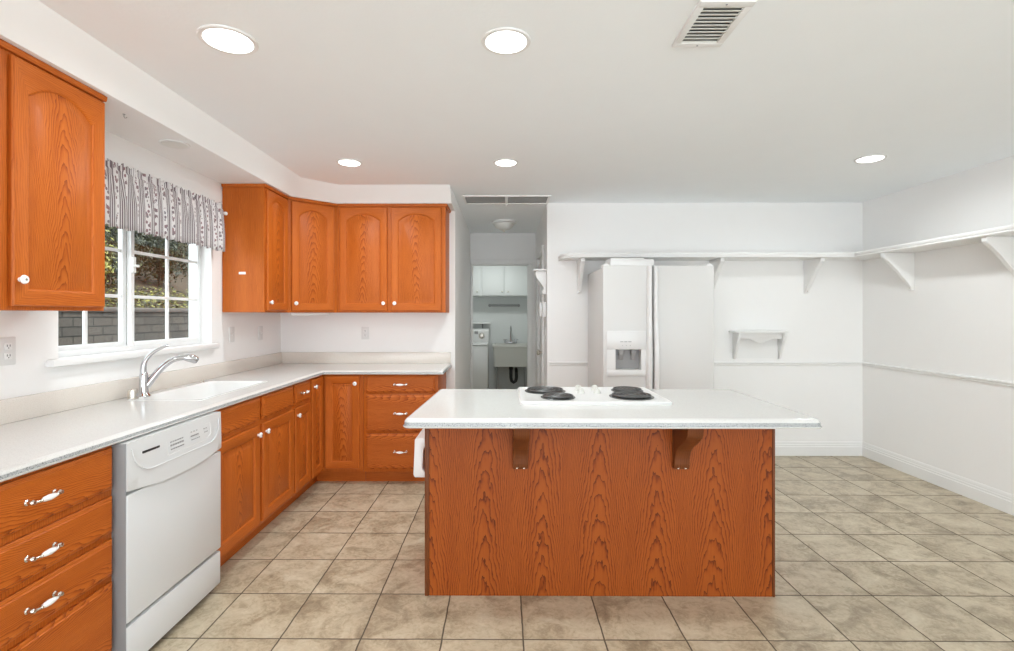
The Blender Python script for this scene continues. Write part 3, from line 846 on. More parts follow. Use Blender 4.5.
# ---------------------------------------------------------------- island
IX0, IX1, IY0, IY1 = -0.384, 1.305, 2.437, 3.00
isl = thing('kitchen_island', 'oak kitchen island with a cathedral-grain panel facing the room', 'island', ((IX0 + IX1) / 2, IY0, 0))
hw = (IX1 - IX0) / 2
mb = MB(); mb.box(-hw + 0.002, hw - 0.002, 0.006, IY1 - IY0, 0.0, 0.872); mb.build('body', 'oak_s', isl)
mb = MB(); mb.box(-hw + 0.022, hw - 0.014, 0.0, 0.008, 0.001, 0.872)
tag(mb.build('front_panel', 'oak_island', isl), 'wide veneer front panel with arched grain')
mb = MB(); mb.box(-hw, -hw + 0.021, -0.004, 0.03, 0, 0.872, 0.003); mb.build('corner_trim', 'oak_dark', isl)
mb = MB(); mb.box(hw - 0.013, hw, -0.004, 0.03, 0, 0.872, 0.003); mb.build('corner_trim', 'oak_dark', isl)
def corbel(x):
    m = MB()
    z1 = 0.872; pr = [(0.0, z1 - 0.25), (-0.028, z1 - 0.25), (-0.032, z1 - 0.238)]
    for t in range(0, 13):
        a = t / 12; pr.append((-0.036 - 0.165 * (0.5 - 0.5 * math.cos(PI * a)) ** 1.3, z1 - 0.225 + 0.185 * a ** 0.8))
    pr += [(-0.205, z1 - 0.02), (-0.205, z1 - 0.001), (0.0, z1 - 0.001)]
    m.prism(pr, x - 0.036, x + 0.036, 'x', bev=0.003)
    c = m.build('corbel', 'oak_dark', isl)
    for s in (-0.017, 0.017):
        m = MB(); m.lathe([(0.0045, 0), (0.0045, 0.0015), (0, 0.002)], (x + s, -0.0285, z1 - 0.244), '-y', 10); m.build('screw', 'nickel', c)
corbel((521.5 - 505) / 504 * 2.40 - (IX0 + IX1) / 2); corbel((683 - 505) / 504 * 2.40 - (IX0 + IX1) / 2)
# white bow handle on the left end
mb = MB()
X = -hw
po = [(X + 0.002, 0.742), (X - 0.054, 0.742), (X - 0.065, 0.732), (X - 0.072, 0.556), (X - 0.066, 0.542), (X + 0.002, 0.542)]
pi_ = [(X + 0.002, 0.572), (X - 0.018, 0.574), (X - 0.026, 0.584), (X - 0.021, 0.684), (X - 0.015, 0.694), (X + 0.002, 0.696)]
mb.prism(po + pi_, 0.09, 0.42, 'y', bev=0.005)
tag(mb.build('pull_handle', 'white', isl), 'wide white pull handle on the left end')

ic = thing('island_countertop', 'white countertop of the kitchen island with a rounded speckled edge', 'countertop', (0, 0, 0))
X0, X1, Y0, Y1 = -0.412, 1.341, 2.174, 3.018
def rpath(x0, x1, y0, y1, r, n=5):
    p = []
    for cx, cy, a0 in ((x1 - r, y1 - r, 90), (x1 - r, y0 + r, 0), (x0 + r, y0 + r, -90), (x0 + r, y1 - r, -180)):
        for k in range(n + 1):
            a = math.radians(a0 - 90 * k / n); p.append((cx + r * math.cos(a), cy + r * math.sin(a)))
    return p
pth = rpath(X0, X1, Y0, Y1, 0.012)     # clockwise, outward is to the left -> reverse
pth = [(x + (0.042 * (y - Y0) / (Y1 - Y0) if x < 0.4 else 0), y) for x, y in reversed(pth)]
mb = MB(); mb.prism(pth, 0.874, CT); mb.build('slab', 'counter', ic)
mb = MB(); mb.sweep(pth, NOSE_ISLAND, closed=True, mis=NOSE_MIS); mb.build('edge_band', ['counter', 'nosing'], ic, angle=50)

# cooktop
ckx0, ckx1, cky0, cky1 = 0.080, 0.832, 2.485, 2.99
ck = thing('cooktop', 'white electric coil cooktop set in the island counter', 'cooktop', ((ckx0 + ckx1) / 2, (cky0 + cky1) / 2, CT))
hx, hy = (ckx1 - ckx0) / 2, (cky1 - cky0) / 2
mb = MB()
mb.loops([rrect(hx, hy, 0.02, 0.0), rrect(hx, hy, 0.02, 0.012), rrect(hx - 0.006, hy - 0.006, 0.018, 0.018), rrect(hx - 0.016, hy - 0.016, 0.014, 0.018), rrect(hx - 0.026, hy - 0.026, 0.012, 0.012)], cap1=True, cap0=True)
mb.build('top_plate', 'white', ck, angle=40)
def burner(x, y, r):
    x -= (ckx0 + ckx1) / 2; y -= (cky0 + cky1) / 2
    m = MB(); m.lathe([(r * 0.98, 0.0115), (r * 1.14, 0.0125), (r * 1.16, 0.0155), (r * 1.10, 0.018), (r * 1.02, 0.0165), (r * 0.9, 0.0128), (r * 0.3, 0.0122), (0.0, 0.0122)], (x, y, 0), 'z', 36)
    b = m.build('burner', 'bowl', ck, angle=50)
    tag(b, 'dark metal drip bowl under a black coil')
    m = MB()
    turns = 5 if r > 0.085 else 4
    for k in range(turns):
        rr = r * (0.24 + 0.74 * k / (turns - 1))
        m.lathe([(rr + 0.0046 * math.cos(q * PI / 5), 0.0240 + 0.0040 * math.sin(q * PI / 5)) for q in range(11)], (x, y, 0), 'z', 40)
    m.lathe([(r * 0.15, 0.021), (r * 0.15, 0.0255), (0, 0.026)], (x, y, 0), 'z', 16)
    for k in range(3):
        a = 2 * PI * k / 3 + 0.5
        m.tube([(x, y, 0.0185), (x + r * 0.86 * math.cos(a), y + r * 0.86 * math.sin(a), 0.0185)], 0.003, 6)
    m.build('coil', 'coil', b)
burner(0.232, 2.855, 0.100); burner(0.282, 2.640, 0.078); burner(0.700, 2.875, 0.078); burner(0.672, 2.665, 0.100)
for x, y in ((0.425, 2.90), (0.425, 2.79), (0.520, 2.90), (0.514, 2.79)):
    m = MB(); m.lathe([(0.021, 0.012), (0.021, 0.016), (0.017, 0.020), (0.0155, 0.036), (0.013, 0.039), (0, 0.039)], (x - (ckx0 + ckx1) / 2, y - (cky0 + cky1) / 2, 0), 'z', 20)
    m.box(x - (ckx0 + ckx1) / 2 - 0.003, x - (ckx0 + ckx1) / 2 + 0.003, y - (cky0 + cky1) / 2 - 0.015, y - (cky0 + cky1) / 2 + 0.015, 0.034, 0.043, 0.001)
    m.build('control_knob', 'utility', ck)

# ---------------------------------------------------------------- refrigerator
RX0, RX1, RY0, RY1 = 0.800, 1.696, 4.075, 4.84
fr = thing('refrigerator', 'white side-by-side refrigerator with an ice dispenser in the left door', 'refrigerator', (RX0, RY0, 0))
W = RX1 - RX0; FZ = 1.755
mb = MB(); mb.box(0.004, W - 0.004, 0.075, RY1 - RY0, 0.02, FZ - 0.01, 0.006); mb.build('body', 'fridge', fr)
mb = MB(); mb.box(0.01, W - 0.01, 0.05, 0.08, 0.0, 0.09, 0.003); mb.build('toe_grille', 'grey', fr)
SPL = 0.388
DXa, DXb, DZa, DZb = 0.028, 0.346, 0.865, 1.228     # dispenser bezel
def fridge_door(x0, x1, hole=None):
    m = MB()
    if hole:
        hx0, hx1, hz0, hz1 = hole
        m.box(x0, x1, 0.0, 0.065, 0.105, hz0, 0.0); m.box(x0, x1, 0, 0.065, hz1, FZ, 0.0)
        m.box(x0, hx0, 0, 0.065, hz0, hz1); m.box(hx1, x1, 0, 0.065, hz0, hz1); m.box(hx0, hx1, 0.058, 0.065, hz0, hz1)
        bmesh.ops.remove_doubles(m.bm, verts=m.bm.verts, dist=1e-6)
    else: m.box(x0, x1, 0, 0.065, 0.105, FZ, 0.010, seg=3)
    return m.build('door', 'fridge', fr)
HX0, HX1, HZ0, HZ1 = 0.098, 0.304, 0.915, 1.078
d1 = fridge_door(0, SPL, (HX0, HX1, HZ0, HZ1))
d2 = fridge_door(SPL + 0.012, W)
# full height moulded handles
def fhandle(parent, x, s):
    m = MB()
    prof = [(x, -0.001), (x, -0.028), (x + s * 0.008, -0.036), (x + s * 0.022, -0.036), (x + s * 0.03, -0.030), (x + s * 0.036, -0.001)]
    rows = []
    for z in [0.12, 0.3, 0.5, 0.62, 0.70, 0.80, 0.9, 1.0, 1.1, 1.2, 1.3, 1.38, 1.5, 1.65, FZ - 0.005]:
        t = math.exp(-((z - 0.98) / 0.22) ** 4)          # thicker grip at mid height
        rows.append([(px + s * (0.010 * t if px != x else 0), py * (1 + 0.45 * t) if py < -0.002 else py, z) for px, py in prof])
    m.loops(rows, cap0=True, cap1=True)
    return m.build('handle', 'white', parent)
fhandle(d1, SPL - 0.002, -1); fhandle(d2, SPL + 0.016, 1)
mb = MB()
mb.box(DXa, DXb, -0.010, 0.001, DZa, HZ0, 0.004); mb.box(DXa, DXb, -0.010, 0.001, HZ1, DZb, 0.004)
mb.box(DXa, HX0, -0.010, 0.001, HZ0, HZ1, 0.0); mb.box(HX1, DXb, -0.010, 0.001, HZ0, HZ1, 0.0)
dp = mb.build('dispenser', 'white', d1)
mb = MB(); mb.box(HX0 + 0.002, HX1 - 0.002, 0.050, 0.0575, HZ0 + 0.002, HZ1 - 0.002); mb.build('dispenser_niche', 'grey', d1)
for x in (0.150, 0.250):
    mb = MB()
    mb.box(x - 0.02, x + 0.02, 0.01, 0.045, HZ1 - 0.045, HZ1 - 0.002, 0.004); mb.box(x - 0.016, x + 0.016, 0.030, 0.040, HZ1 - 0.085, HZ1 - 0.04, 0.003, rot=Matrix.Rotation(0.25, 4, 'X'))
    mb.build('dispenser_paddle', 'grey', d1)
mb = MB()
for k, x in enumerate((0.135, 0.167, 0.199)): mb.box(x, x + 0.026, -0.0115, -0.0095, 1.138, 1.144)
mb.build('dispenser_lettering', 'grey', d1)
for x in (0.150, 0.182, 0.214):
    mb = MB(); mb.box(x, x + 0.005, -0.0115, -0.0095, 1.108, 1.113, 0.0005); mb.build('dispenser_button', 'grey', d1)
for x in (0.03, W - 0.03):
    m = MB(); m.box(x - 0.025, x + 0.025, 0.02, 0.13, FZ - 0.011, FZ + 0.014, 0.004); m.lathe([(0.012, 0), (0.012, 0.02), (0, 0.021)], (x, 0.035, FZ), 'z', 14)
    m.build('hinge_cover', 'white_matte', fr)
bx = MB(); bx.box(0.0, 0.352, 0, 0.24, 0, 0.052, 0.004); bx.box(0.0, 0.27, 0.002, 0.2, 0.052, 0.062, 0.003)
tag(bx.build('storage_box', 'white', None, (RX0 + 0.062, RY0 + 0.01, FZ + 0.0005)), 'flat white box lying on top of the refrigerator', 'box')

# ---------------------------------------------------------------- plate shelves on the walls
SHZ = 1.925; SHT = 0.045; SYF = 4.60; SXF = 3.175
def bracket(parent, loc, rz, d=0.262, h=0.315):
    """flat triangular bracket, wall leg at y=0 going down, arm towards -y"""
    m = MB()
    z1 = -0.001
    po = [(0, z1), (-d, z1), (-d, z1 - 0.03), (-d + 0.012, z1 - 0.045)]
    for k in range(1, 8):
        t = k / 7; po.append((-d + 0.012 + (d - 0.045) * t, z1 - 0.045 - (h - 0.075) * t ** 1.15))
    po += [(-0.03, z1 - h), (0, z1 - h)]
    m.prism(po, -0.019, 0.019, 'x', bev=0.003)
    o = m.build('bracket', 'trim', parent, loc); o.rotation_euler = (0, 0, rz)
    m = MB(); m.lathe([(0.005, 0), (0.005, 0.002), (0, 0.003)], (0, -0.031, z1 - h + 0.02), '-y', 10); m.build('screw', 'nickel', o)
    return o
EDGE = [(0, 0), (0.012, 0), (0.016, 0.006), (0.010, 0.014), (0.016, 0.022), (0.018, 0.034), (0.012, 0.045), (0, 0.045)]
sh = thing('wall_shelf', 'long white display shelf on the wall above the refrigerator', 'shelf', (0, 0, SHZ - SHT), 0, 'display shelves high on the walls')
mb = MB()
def lefty(n=8):   # rounded left end
    return [(0.70 - 0.16 * math.sin(k / n * PI / 2), SYF + 0.16 * (1 - math.cos(k / n * PI / 2)) ) for k in range(n + 1)]
le = lefty()
plan = [(SXF + 0.018, YR - 0.001), (SXF + 0.018, SYF)] + le + [(0.54, YR - 0.001)]
mb.prism(plan, 0.0, SHT, 'z'); mb.build('board', 'trim', sh)
mb = MB(); mb.sweep([(0.54, YR - 0.002), (0.54, SYF + 0.165)] + list(reversed(le)) + [(SXF + 0.0, SYF)], EDGE); mb.build('nosing', 'trim', sh, angle=25)
for x in (0.725, 2.0, 2.91): bracket(sh, (x, YR - 0.001, 0), 0)
sh2 = thing('wall_shelf', 'long white display shelf along the right wall', 'shelf', (0, 0, SHZ - SHT), 0, 'display shelves high on the walls')
mb = MB(); mb.box(SXF + 0.019, XR - 0.001, -0.5, YR - 0.001, 0.0, SHT); mb.build('board', 'trim', sh2)
mb = MB(); mb.sweep([(SXF + 0.019, SYF - 0.001), (SXF + 0.019, -0.5)], EDGE); mb.build('nosing', 'trim', sh2, angle=25)
for y in (4.285, 3.38, 2.475): bracket(sh2, (XR - 0.001, y, 0), -PI / 2)
# little shelf with a scalloped apron
ls = thing('bracket_shelf', 'small white shelf with a scalloped apron right of the refrigerator', 'shelf', (2.435, YR - 0.001, 1.208))
mb = MB()
pl = [(-0.265, 0), (0.265, 0), (0.265, -0.08)] + [(0.265 * math.cos(k / 12 * PI), -0.08 - 0.08 * math.sin(k / 12 * PI)) for k in range(1, 12)] + [(-0.265, -0.08)]
mb.prism(pl, -0.02, 0, 'z', bev=0.004); mb.build('shelf_board', 'trim', ls)
for s in (-1, 1):
    m = MB(); m.prism([(0, -0.021), (-0.13, -0.021), (-0.125, -0.05), (-0.07, -0.17), (-0.03, -0.26), (-0.02, -0.275), (0, -0.275)], s * 0.215 - 0.012, s * 0.215 + 0.012, 'x', bev=0.002); m.build('side_bracket', 'trim', ls)
mb = MB(); mb.prism([(-0.202, -0.021), (0.202, -0.021), (0.202, -0.27), (-0.202, -0.27)], -0.012, 0.0, 'y'); mb.build('back_board', 'trim', ls)
mb = MB()
ap = [(-0.202, -0.021), (0.202, -0.021), (0.202, -0.075)] + [(0.202 - 0.404 * k / 24, -0.075 - 0.045 * abs(math.sin(k / 24 * PI)) - 0.012 * (math.cos(k / 24 * 4 * PI) - 1)) for k in range(1, 24)] + [(-0.202, -0.075)]
mb.prism(ap, -0.085, -0.068, 'y', bev=0.001); mb.build('apron', 'trim', ls)

# ---------------------------------------------------------------- ceiling fixtures
def downlight(label, x, y, r, z=CEIL, lit=True, nm='recessed_light'):
    t = thing(nm, label, 'light', (x, y, z), 0, 'round recessed ceiling lights' if lit else None)
    m = MB()
    prof = [(r * 0.80, -0.001), (r * 0.80, -0.004), (r * 0.84, -0.007), (r * 0.97, -0.007), (r, -0.004), (r, -0.0005)]
    m.lathe(prof, (0, 0, 0), 'z', 40); m.build('trim_ring', 'white_matte', t)
    m = MB(); m.lathe([(r * 0.81, -0.0075), (r * 0.6, -0.009), (0, -0.0095)], (0, 0, 0), 'z', 40)
    m.build('lens', 'lens' if lit else 'frosted', t)
    if lit:
        ld = bpy.data.lights.new('bulb', 'AREA'); ld.shape = 'DISK'; ld.size = r * 1.5; ld.spread = math.radians(168); ld.energy = DOWNLIGHT_WATTS; ld.color = (0.92, 0.98, 1.0)
        lo = bpy.data.objects.new('bulb', ld); COL.objects.link(lo); lo.parent = t; lo.location = (0, 0, -0.014)
    return t
downlight('large lit recessed light in the ceiling above the dishwasher', -1.083, 1.973, 0.108)
downlight('large lit recessed light in the ceiling above the island front', 0.008, 1.988, 0.098)
downlight('lit recessed light in the ceiling in front of the back wall cabinets', -1.097, 3.567, 0.088)
downlight('lit recessed light in the ceiling before the hall opening', 0.012, 3.575, 0.088)
downlight('lit recessed light in the ceiling over the empty right side', 2.53, 3.50, 0.094)
downlight('unlit recessed light in the soffit above the window', -1.83, 2.79, 0.075, SZ, False, 'soffit_light')
hk = MB(); hk.tube([(0, 0, 0), (0, 0, -0.012), (0.004, 0, -0.018), (0.010, 0, -0.019), (0.014, 0, -0.014)], 0.0018, 8); hk.lathe([(0.006, 0), (0.006, -0.002), (0, -0.003)])
tag(hk.build('ceiling_hook', 'grey', None, (-1.80, 2.375, SZ)), 'tiny metal hook in the soffit above the window', 'hook')

cv = thing('ceiling_vent', 'white louvred air vent in the ceiling', 'vent', (0.766, 1.871, CEIL))
vx, vy = 0.096, 0.147
mb = MB()
for b in ((-vx, vx, -vy, -vy + 0.032), (-vx, vx, vy - 0.030, vy), (-vx, -vx + 0.026, -vy + 0.032, vy - 0.030), (vx - 0.026, vx, -vy + 0.032, vy - 0.030)): mb.box(b[0], b[1], b[2], b[3], -0.012, -0.0005, 0.001)
mb.build('frame', 'white_matte', cv)
mb = MB(); mb.box(-vx + 0.024, vx - 0.024, -vy + 0.03, vy - 0.03, -0.002, -0.0006); mb.build('backing', 'vent_shade', cv)
ns = 11
for k in range(ns):
    y = -vy + 0.038 + (2 * vy - 0.072) * k / (ns - 1)
    m = MB(); m.box(-vx + 0.024, vx - 0.024, y - 0.0085, y + 0.0085, -0.0085, -0.0065, 0.0, rot=Matrix.Rotation(math.radians(16), 4, 'X')); m.build('louvre', 'utility', cv)
for y in (-vy + 0.015, vy - 0.014):
    mb = MB(); mb.lathe([(0.0035, -0.012), (0.0035, -0.014), (0, -0.0145)], (0.0, y, 0), 'z', 10); mb.build('screw', 'grey', cv)

# attic hatch in front of the hall
ah = thing('attic_hatch', 'grey two-panel hatch in the ceiling at the hall opening', 'hatch', (0.022, 4.72, CEIL))
mb = MB()
hx, hy = 0.40, 0.165
for b in ((-hx, hx, -hy, -hy + 0.02), (-hx, hx, hy - 0.02, hy), (-hx, -hx + 0.02, -hy + 0.02, hy - 0.02), (hx - 0.02, hx, -hy + 0.02, hy - 0.02), (-0.012, 0.012, -hy + 0.02, hy - 0.02)): mb.box(b[0], b[1], b[2], b[3], -0.012, -0.0005, 0.001)
mb.build('frame', 'wall', ah)
for s in (-1, 1):
    mb = MB(); mb.box(0.013 if s > 0 else -hx + 0.021, hx - 0.021 if s > 0 else -0.013, -hy + 0.021, hy - 0.021, -0.006, -0.0006); mb.build('panel', 'grey', ah)
mb = MB(); mb.lathe([(0.006, -0.012), (0.006, -0.03), (0.010, -0.036), (0, -0.042)], (0, hy - 0.05, 0), 'z', 12); mb.build('knob', 'white_matte', ah)

# hall ceiling light
hl = thing('hall_light', 'unlit frosted glass ceiling light in the hall', 'light', (-0.0, 5.85, CEIL))
mb = MB(); mb.lathe([(0.145, -0.0005), (0.145, -0.018), (0.125, -0.03), (0.0, -0.03)]); mb.build('canopy', 'white_matte', hl)
mb = MB(); mb.lathe([(0.118, -0.031), (0.112, -0.05), (0.085, -0.08), (0.04, -0.10), (0, -0.105)]); mb.build('glass_shade', 'frosted', hl, angle=60)
mb = MB(); mb.lathe([(0.012, -0.104), (0.012, -0.115), (0.005, -0.125), (0, -0.126)]); mb.build('finial', 'nickel', hl)

# ---------------------------------------------------------------- outlets and switches
def plate(name, label, loc, rz, gang=1, kind='outlet'):
    t = thing(name, label, 'outlet' if kind == 'outlet' else 'switch', loc, rz)
    hw_ = 0.036 * gang if gang == 1 else 0.058
    m = MB(); m.box(-hw_, hw_, -0.006, 0, -0.058, 0.058, 0.003); m.build('cover_plate', 'white', t)
    for g in range(gang):
        gx = 0 if gang == 1 else (-0.023 + 0.046 * g)
        if kind == 'outlet' or (kind == 'mixed' and g == 1):
            for z in (-0.02, 0.02):
                m = MB(); m.box(gx - 0.016, gx + 0.016, -0.009, -0.006, z - 0.014, z + 0.014, 0.003); s = m.build('socket', 'white_matte', t)
                m = MB()
                for q in (-0.006, 0.006): m.box(gx + q - 0.0012, gx + q + 0.0012, -0.0096, -0.0085, z - 0.002, z + 0.007)
                m.lathe([(0.0022, 0.0085), (0.0022, 0.0096), (0, 0.0097)], (gx, 0, z - 0.007), '-y', 8); m.build('socket_slot', 'dark', s)
        else:
            m = MB(); m.box(gx - 0.005, gx + 0.005, -0.008, -0.006, -0.012, 0.012, 0.001); m.box(gx - 0.004, gx + 0.004, -0.016, -0.006, -0.002, 0.008, 0.001, rot=Matrix.Rotation(-0.5, 4, 'X')); m.build('switch_toggle', 'white_matte', t)
    return t
plate('outlet_plate', 'white double switch and outlet plate under the near wall cabinet', (XL, 2.045, 1.21), LEFT, 2, 'mixed')
plate('switch_plate', 'white switch plate beside the window, nearer of the two', (XL, 3.785, 1.21), LEFT, 1, 'switch')
plate('switch_plate', 'white switch plate nearer the kitchen corner', (XL, 4.235, 1.205), LEFT, 1, 'switch')
plate('outlet_plate', 'white outlet on the back wall below the wall cabinets', (-1.275, YB, 1.19), 0, 1, 'outlet')
plate('switch_plate', 'white switch plate on the right side wall of the hall', (XH1, 5.03, 1.17), -PI / 2, 1, 'switch')

# ---------------------------------------------------------------- valance on its rod
rod = thing('curtain_rod', 'thin white curtain rod with a small round finial above the window', 'curtain rod', (XL, 0, 2.083))
mb = MB(); mb.tube([(0.062, 2.20, 0), (0.062, 3.585, 0)], 0.006, 10); mb.build('rod', 'white_matte', rod)
mb = MB(); mb.lathe([(0.006, 0), (0.013, 0.006), (0.013, 0.014), (0, 0.022)], (0.062, 3.585, 0), 'y', 14); mb.build('finial', 'porcelain', rod)
for y in (2.24, 3.57):
    m = MB(); m.box(0.0005, 0.008, y - 0.012, y + 0.012, -0.03, 0.03, 0.002); m.tube([(0.004, y, 0), (0.062, y, 0)], 0.004, 8); m.build('rod_bracket', 'white_matte', rod)
mb = MB()
ny, L = 520, (2.215, 3.55)
zs = [-0.278, -0.24, -0.19, -0.14, -0.09, -0.05, -0.025, -0.012, 0.0, 0.012, 0.025, 0.042, 0.055]
random.seed(11)
ph = [random.uniform(0, 6.28) for _ in range(6)]
rows = []; us = []
uacc = 0
cols = []
def fold(y, z):
    t = (y - L[0]) / (L[1] - L[0])
    f = math.sin(2 * PI * 21 * t + 0.9 * math.sin(2 * PI * 3 * t + ph[0])) * 0.6 + math.sin(2 * PI * 13 * t + ph[1]) * 0.4
    fine = math.sin(2 * PI * 46 * t + ph[2]) * 0.5 + math.sin(2 * PI * 61 * t + ph[3]) * 0.5
    if z < -0.02: k = min(1, (-z) / 0.15); return 0.010 + 0.016 * k * f + 0.005 * (1 - k) * fine + 0.010 * k
    if z > 0.02: return 0.002 + 0.010 * fine + 0.006 * f
    return 0.009 + 0.003 * fine
prevp = None
for i in range(ny + 1):
    y = L[0] + (L[1] - L[0]) * i / ny
    p = Vector((fold(y, -0.25), y))
    if prevp is not None: uacc += (p - prevp).length
    prevp = p; us.append(uacc)
    zt = 0.006 * math.sin(2 * PI * 33 * i / ny + ph[4]) + 0.004 * math.sin(2 * PI * 52 * i / ny)
    rows.append([mb.bm.verts.new((0.062 + fold(y, z) , y, z + (zt if z > 0.03 else 0) + (0.004 * math.sin(2 * PI * 21 * i / ny) if z < -0.27 else 0))) for z in zs])
for i in range(ny):
    for j in range(len(zs) - 1):
        f = mb.face([rows[i][j], rows[i + 1][j], rows[i + 1][j + 1], rows[i][j + 1]])
        f[mb.fixed] = 1
        for l, (a, b) in zip(f.loops, ((i, j), (i + 1, j), (i + 1, j + 1), (i, j + 1))): l[mb.uvl].uv = (us[a], zs[b])
va = mb.build('window_valance', 'fabric', None, (XL, 0, 2.083), angle=80, recalc=False)
sm = va.modifiers.new('cloth_thickness', 'SOLIDIFY'); sm.thickness = 0.0015; sm.offset = 0
tag(va, 'ruffled floral striped valance hanging over the kitchen window', 'valance')

# ---------------------------------------------------------------- hall wall pieces
cs = thing('corbel_shelf', 'small white corbel shelf on the right wall of the hall', 'shelf', (XH1, 5.06, 1.81), -PI / 2)
mb = MB(); mb.box(-0.10, 0.10, -0.125, 0, -0.018, 0, 0.004); mb.build('shelf_board', 'trim', cs)
mb = MB()
pr = [(0, -0.019), (-0.105, -0.019), (-0.108, -0.05)]
for k in range(9):
    t = k / 8; pr.append((-0.10 + 0.075 * (0.5 - 0.5 * math.cos(PI * t)), -0.06 - 0.14 * t))
pr += [(-0.038, -0.215), (-0.042, -0.235), (-0.03, -0.25), (0, -0.25)]
mb.prism(pr, -0.06, 0.06, 'x', bev=0.003); mb.build('scroll_bracket', 'trim', cs)
wp = thing('wall_phone', 'white box-shaped wall phone below the corbel shelf', 'phone', (XH1, 5.06, 1.335), -PI / 2)
mb = MB(); mb.box(-0.05, 0.05, -0.035, 0, 0, 0.15, 0.006); mb.build('base', 'white_matte', wp)
mb = MB(); mb.box(-0.04, -0.005, -0.06, -0.0345, 0.0, 0.15, 0.008); mb.build('handset', 'white_matte', wp)

# ---------------------------------------------------------------- laundry room
lc = thing('laundry_cabinet', 'white three-door wall cabinet in the laundry room', 'cabinet', (-0.75, 8.44, 0))
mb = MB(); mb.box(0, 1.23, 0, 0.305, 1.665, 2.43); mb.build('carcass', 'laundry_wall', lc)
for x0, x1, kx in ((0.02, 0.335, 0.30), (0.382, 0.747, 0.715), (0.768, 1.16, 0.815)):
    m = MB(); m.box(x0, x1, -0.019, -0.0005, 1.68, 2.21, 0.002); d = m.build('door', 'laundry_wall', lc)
    m = MB(); m.lathe([(0.006, 0.019), (0.006, 0.03), (0.012, 0.036), (0, 0.044)], (kx, 0, 1.74), '-y', 12); m.build('knob', 'nickel', d)
tb = thing('towel_bar', 'dark metal towel bar on the laundry back wall', 'towel bar', (0.0, 8.75, 1.515))
mb = MB(); mb.tube([(-0.26, -0.05, 0), (0.26, -0.05, 0)], 0.019, 12); mb.build('bar', 'grey', tb)
for s in (-0.25, 0.25):
    m = MB(); m.lathe([(0.026, 0), (0.026, 0.008), (0.014, 0.014), (0.014, 0.055), (0.02, 0.062), (0, 0.066)], (s, 0, 0), '-y', 16); m.build('mount', 'grey', tb)
us_ = thing('utility_sink', 'off-white plastic utility sink in the laundry room', 'sink', (0.115, 8.42, 0))
mb = MB()
mb.loops([rrect(0.278, 0.25, 0.04, 0.51), rrect(0.295, 0.295, 0.04, 0.825), rrect(0.305, 0.305, 0.04, 0.83), rrect(0.305, 0.305, 0.04, 0.862), rrect(0.275, 0.27, 0.04, 0.862), rrect(0.27, 0.265, 0.04, 0.83), rrect(0.25, 0.23, 0.05, 0.535)], cap0=True, cap1=True)
mb.build('basin', 'utility', us_)
mb = MB(); mb.tube([(0.0, 0.0, 0.52), (0.0, 0, 0.30), (0.012, 0, 0.25), (0.045, 0, 0.225), (0.078, 0, 0.25), (0.09, 0, 0.30), (0.09, 0, 0.38), (0.09, 0.06, 0.42), (0.09, 0.325, 0.42)], 0.027, 12); mb.lathe([(0.034, 0.44), (0.034, 0.505)], (0, 0, 0)); mb.build('drain_trap', 'rubber', us_)
for x, y in ((-0.24, -0.21), (0.24, -0.21), (-0.24, 0.21), (0.24, 0.21)):
    m = MB(); m.tube([(x, y, 0.0), (x * 0.97, y * 0.97, 0.508)], 0.012, 8); m.build('leg', 'grey', us_)
uf = thing('utility_faucet', 'chrome two-handle faucet on the utility sink', 'faucet', (0.115, 8.695, 0.8625))
mb = MB(); mb.box(-0.11, 0.11, -0.022, 0.022, 0, 0.03, 0.01); mb.build('base', 'chrome', uf)
mb = MB(); mb.tube(bez((0, 0, 0.02), (0, 0.0, 0.32), (0, -0.05, 0.36), (0, -0.17, 0.22)), 0.011, 10); mb.build('spout', 'chrome', uf)
for s in (-0.095, 0.095):
    m = MB(); m.lathe([(0.018, 0.028), (0.014, 0.05), (0.02, 0.06), (0, 0.064)], (s, 0, 0)); m.box(s * 1.0 - 0.035, s + 0.035, -0.007, 0.007, 0.056, 0.068, 0.003); m.build('handle', 'chrome', uf)
wm = thing('washing_machine', 'white washing machine beside the utility sink, half behind the door casing', 'washing machine', (-0.60, 8.02, 0))
mb = MB(); mb.box(-0.34, 0.34, 0, 0.68, 0.02, 0.86, 0.012); mb.build('body', 'white', wm)
mb = MB(); mb.box(-0.335, 0.335, -0.004, 0.56, 0.862, 0.885, 0.008); mb.build('lid', 'white', wm)
mb = MB(); mb.prism([(0.50, 0.875), (0.52, 1.09), (0.54, 1.115), (0.68, 1.115), (0.68, 0.875)], -0.34, 0.34, 'x', bev=0.006); cpn = mb.build('control_panel', 'white', wm)
mb = MB(); mb.lathe([(0.052, -0.004), (0.05, 0.016), (0.035, 0.020), (0.03, 0.035), (0, 0.036)], (0.22, 0.512, 1.0), '-y', 20); tag(mb.build('dial', 'nickel', wm), 'round metal control dial')
mb = MB(); mb.box(0.10, 0.16, 0.497, 0.52, 1.03, 1.075, 0.003); mb.build('display', 'grey', wm)
lsf = thing('laundry_ledge', 'small white ledge on the wall above the washing machine', 'shelf', (-0.50, 8.75, 1.20))
mb = MB(); mb.box(-0.25, 0.27, -0.16, 0, 0, 0.02, 0.003); mb.build('board', 'white_matte', lsf)
for s in (-0.18, 0.13):
    m = MB(); m.prism([(0, 0), (-0.12, 0), (-0.12, -0.015), (-0.015, -0.08), (0, -0.08)], s - 0.008, s + 0.008, 'x'); m.build('bracket', 'grey', lsf)

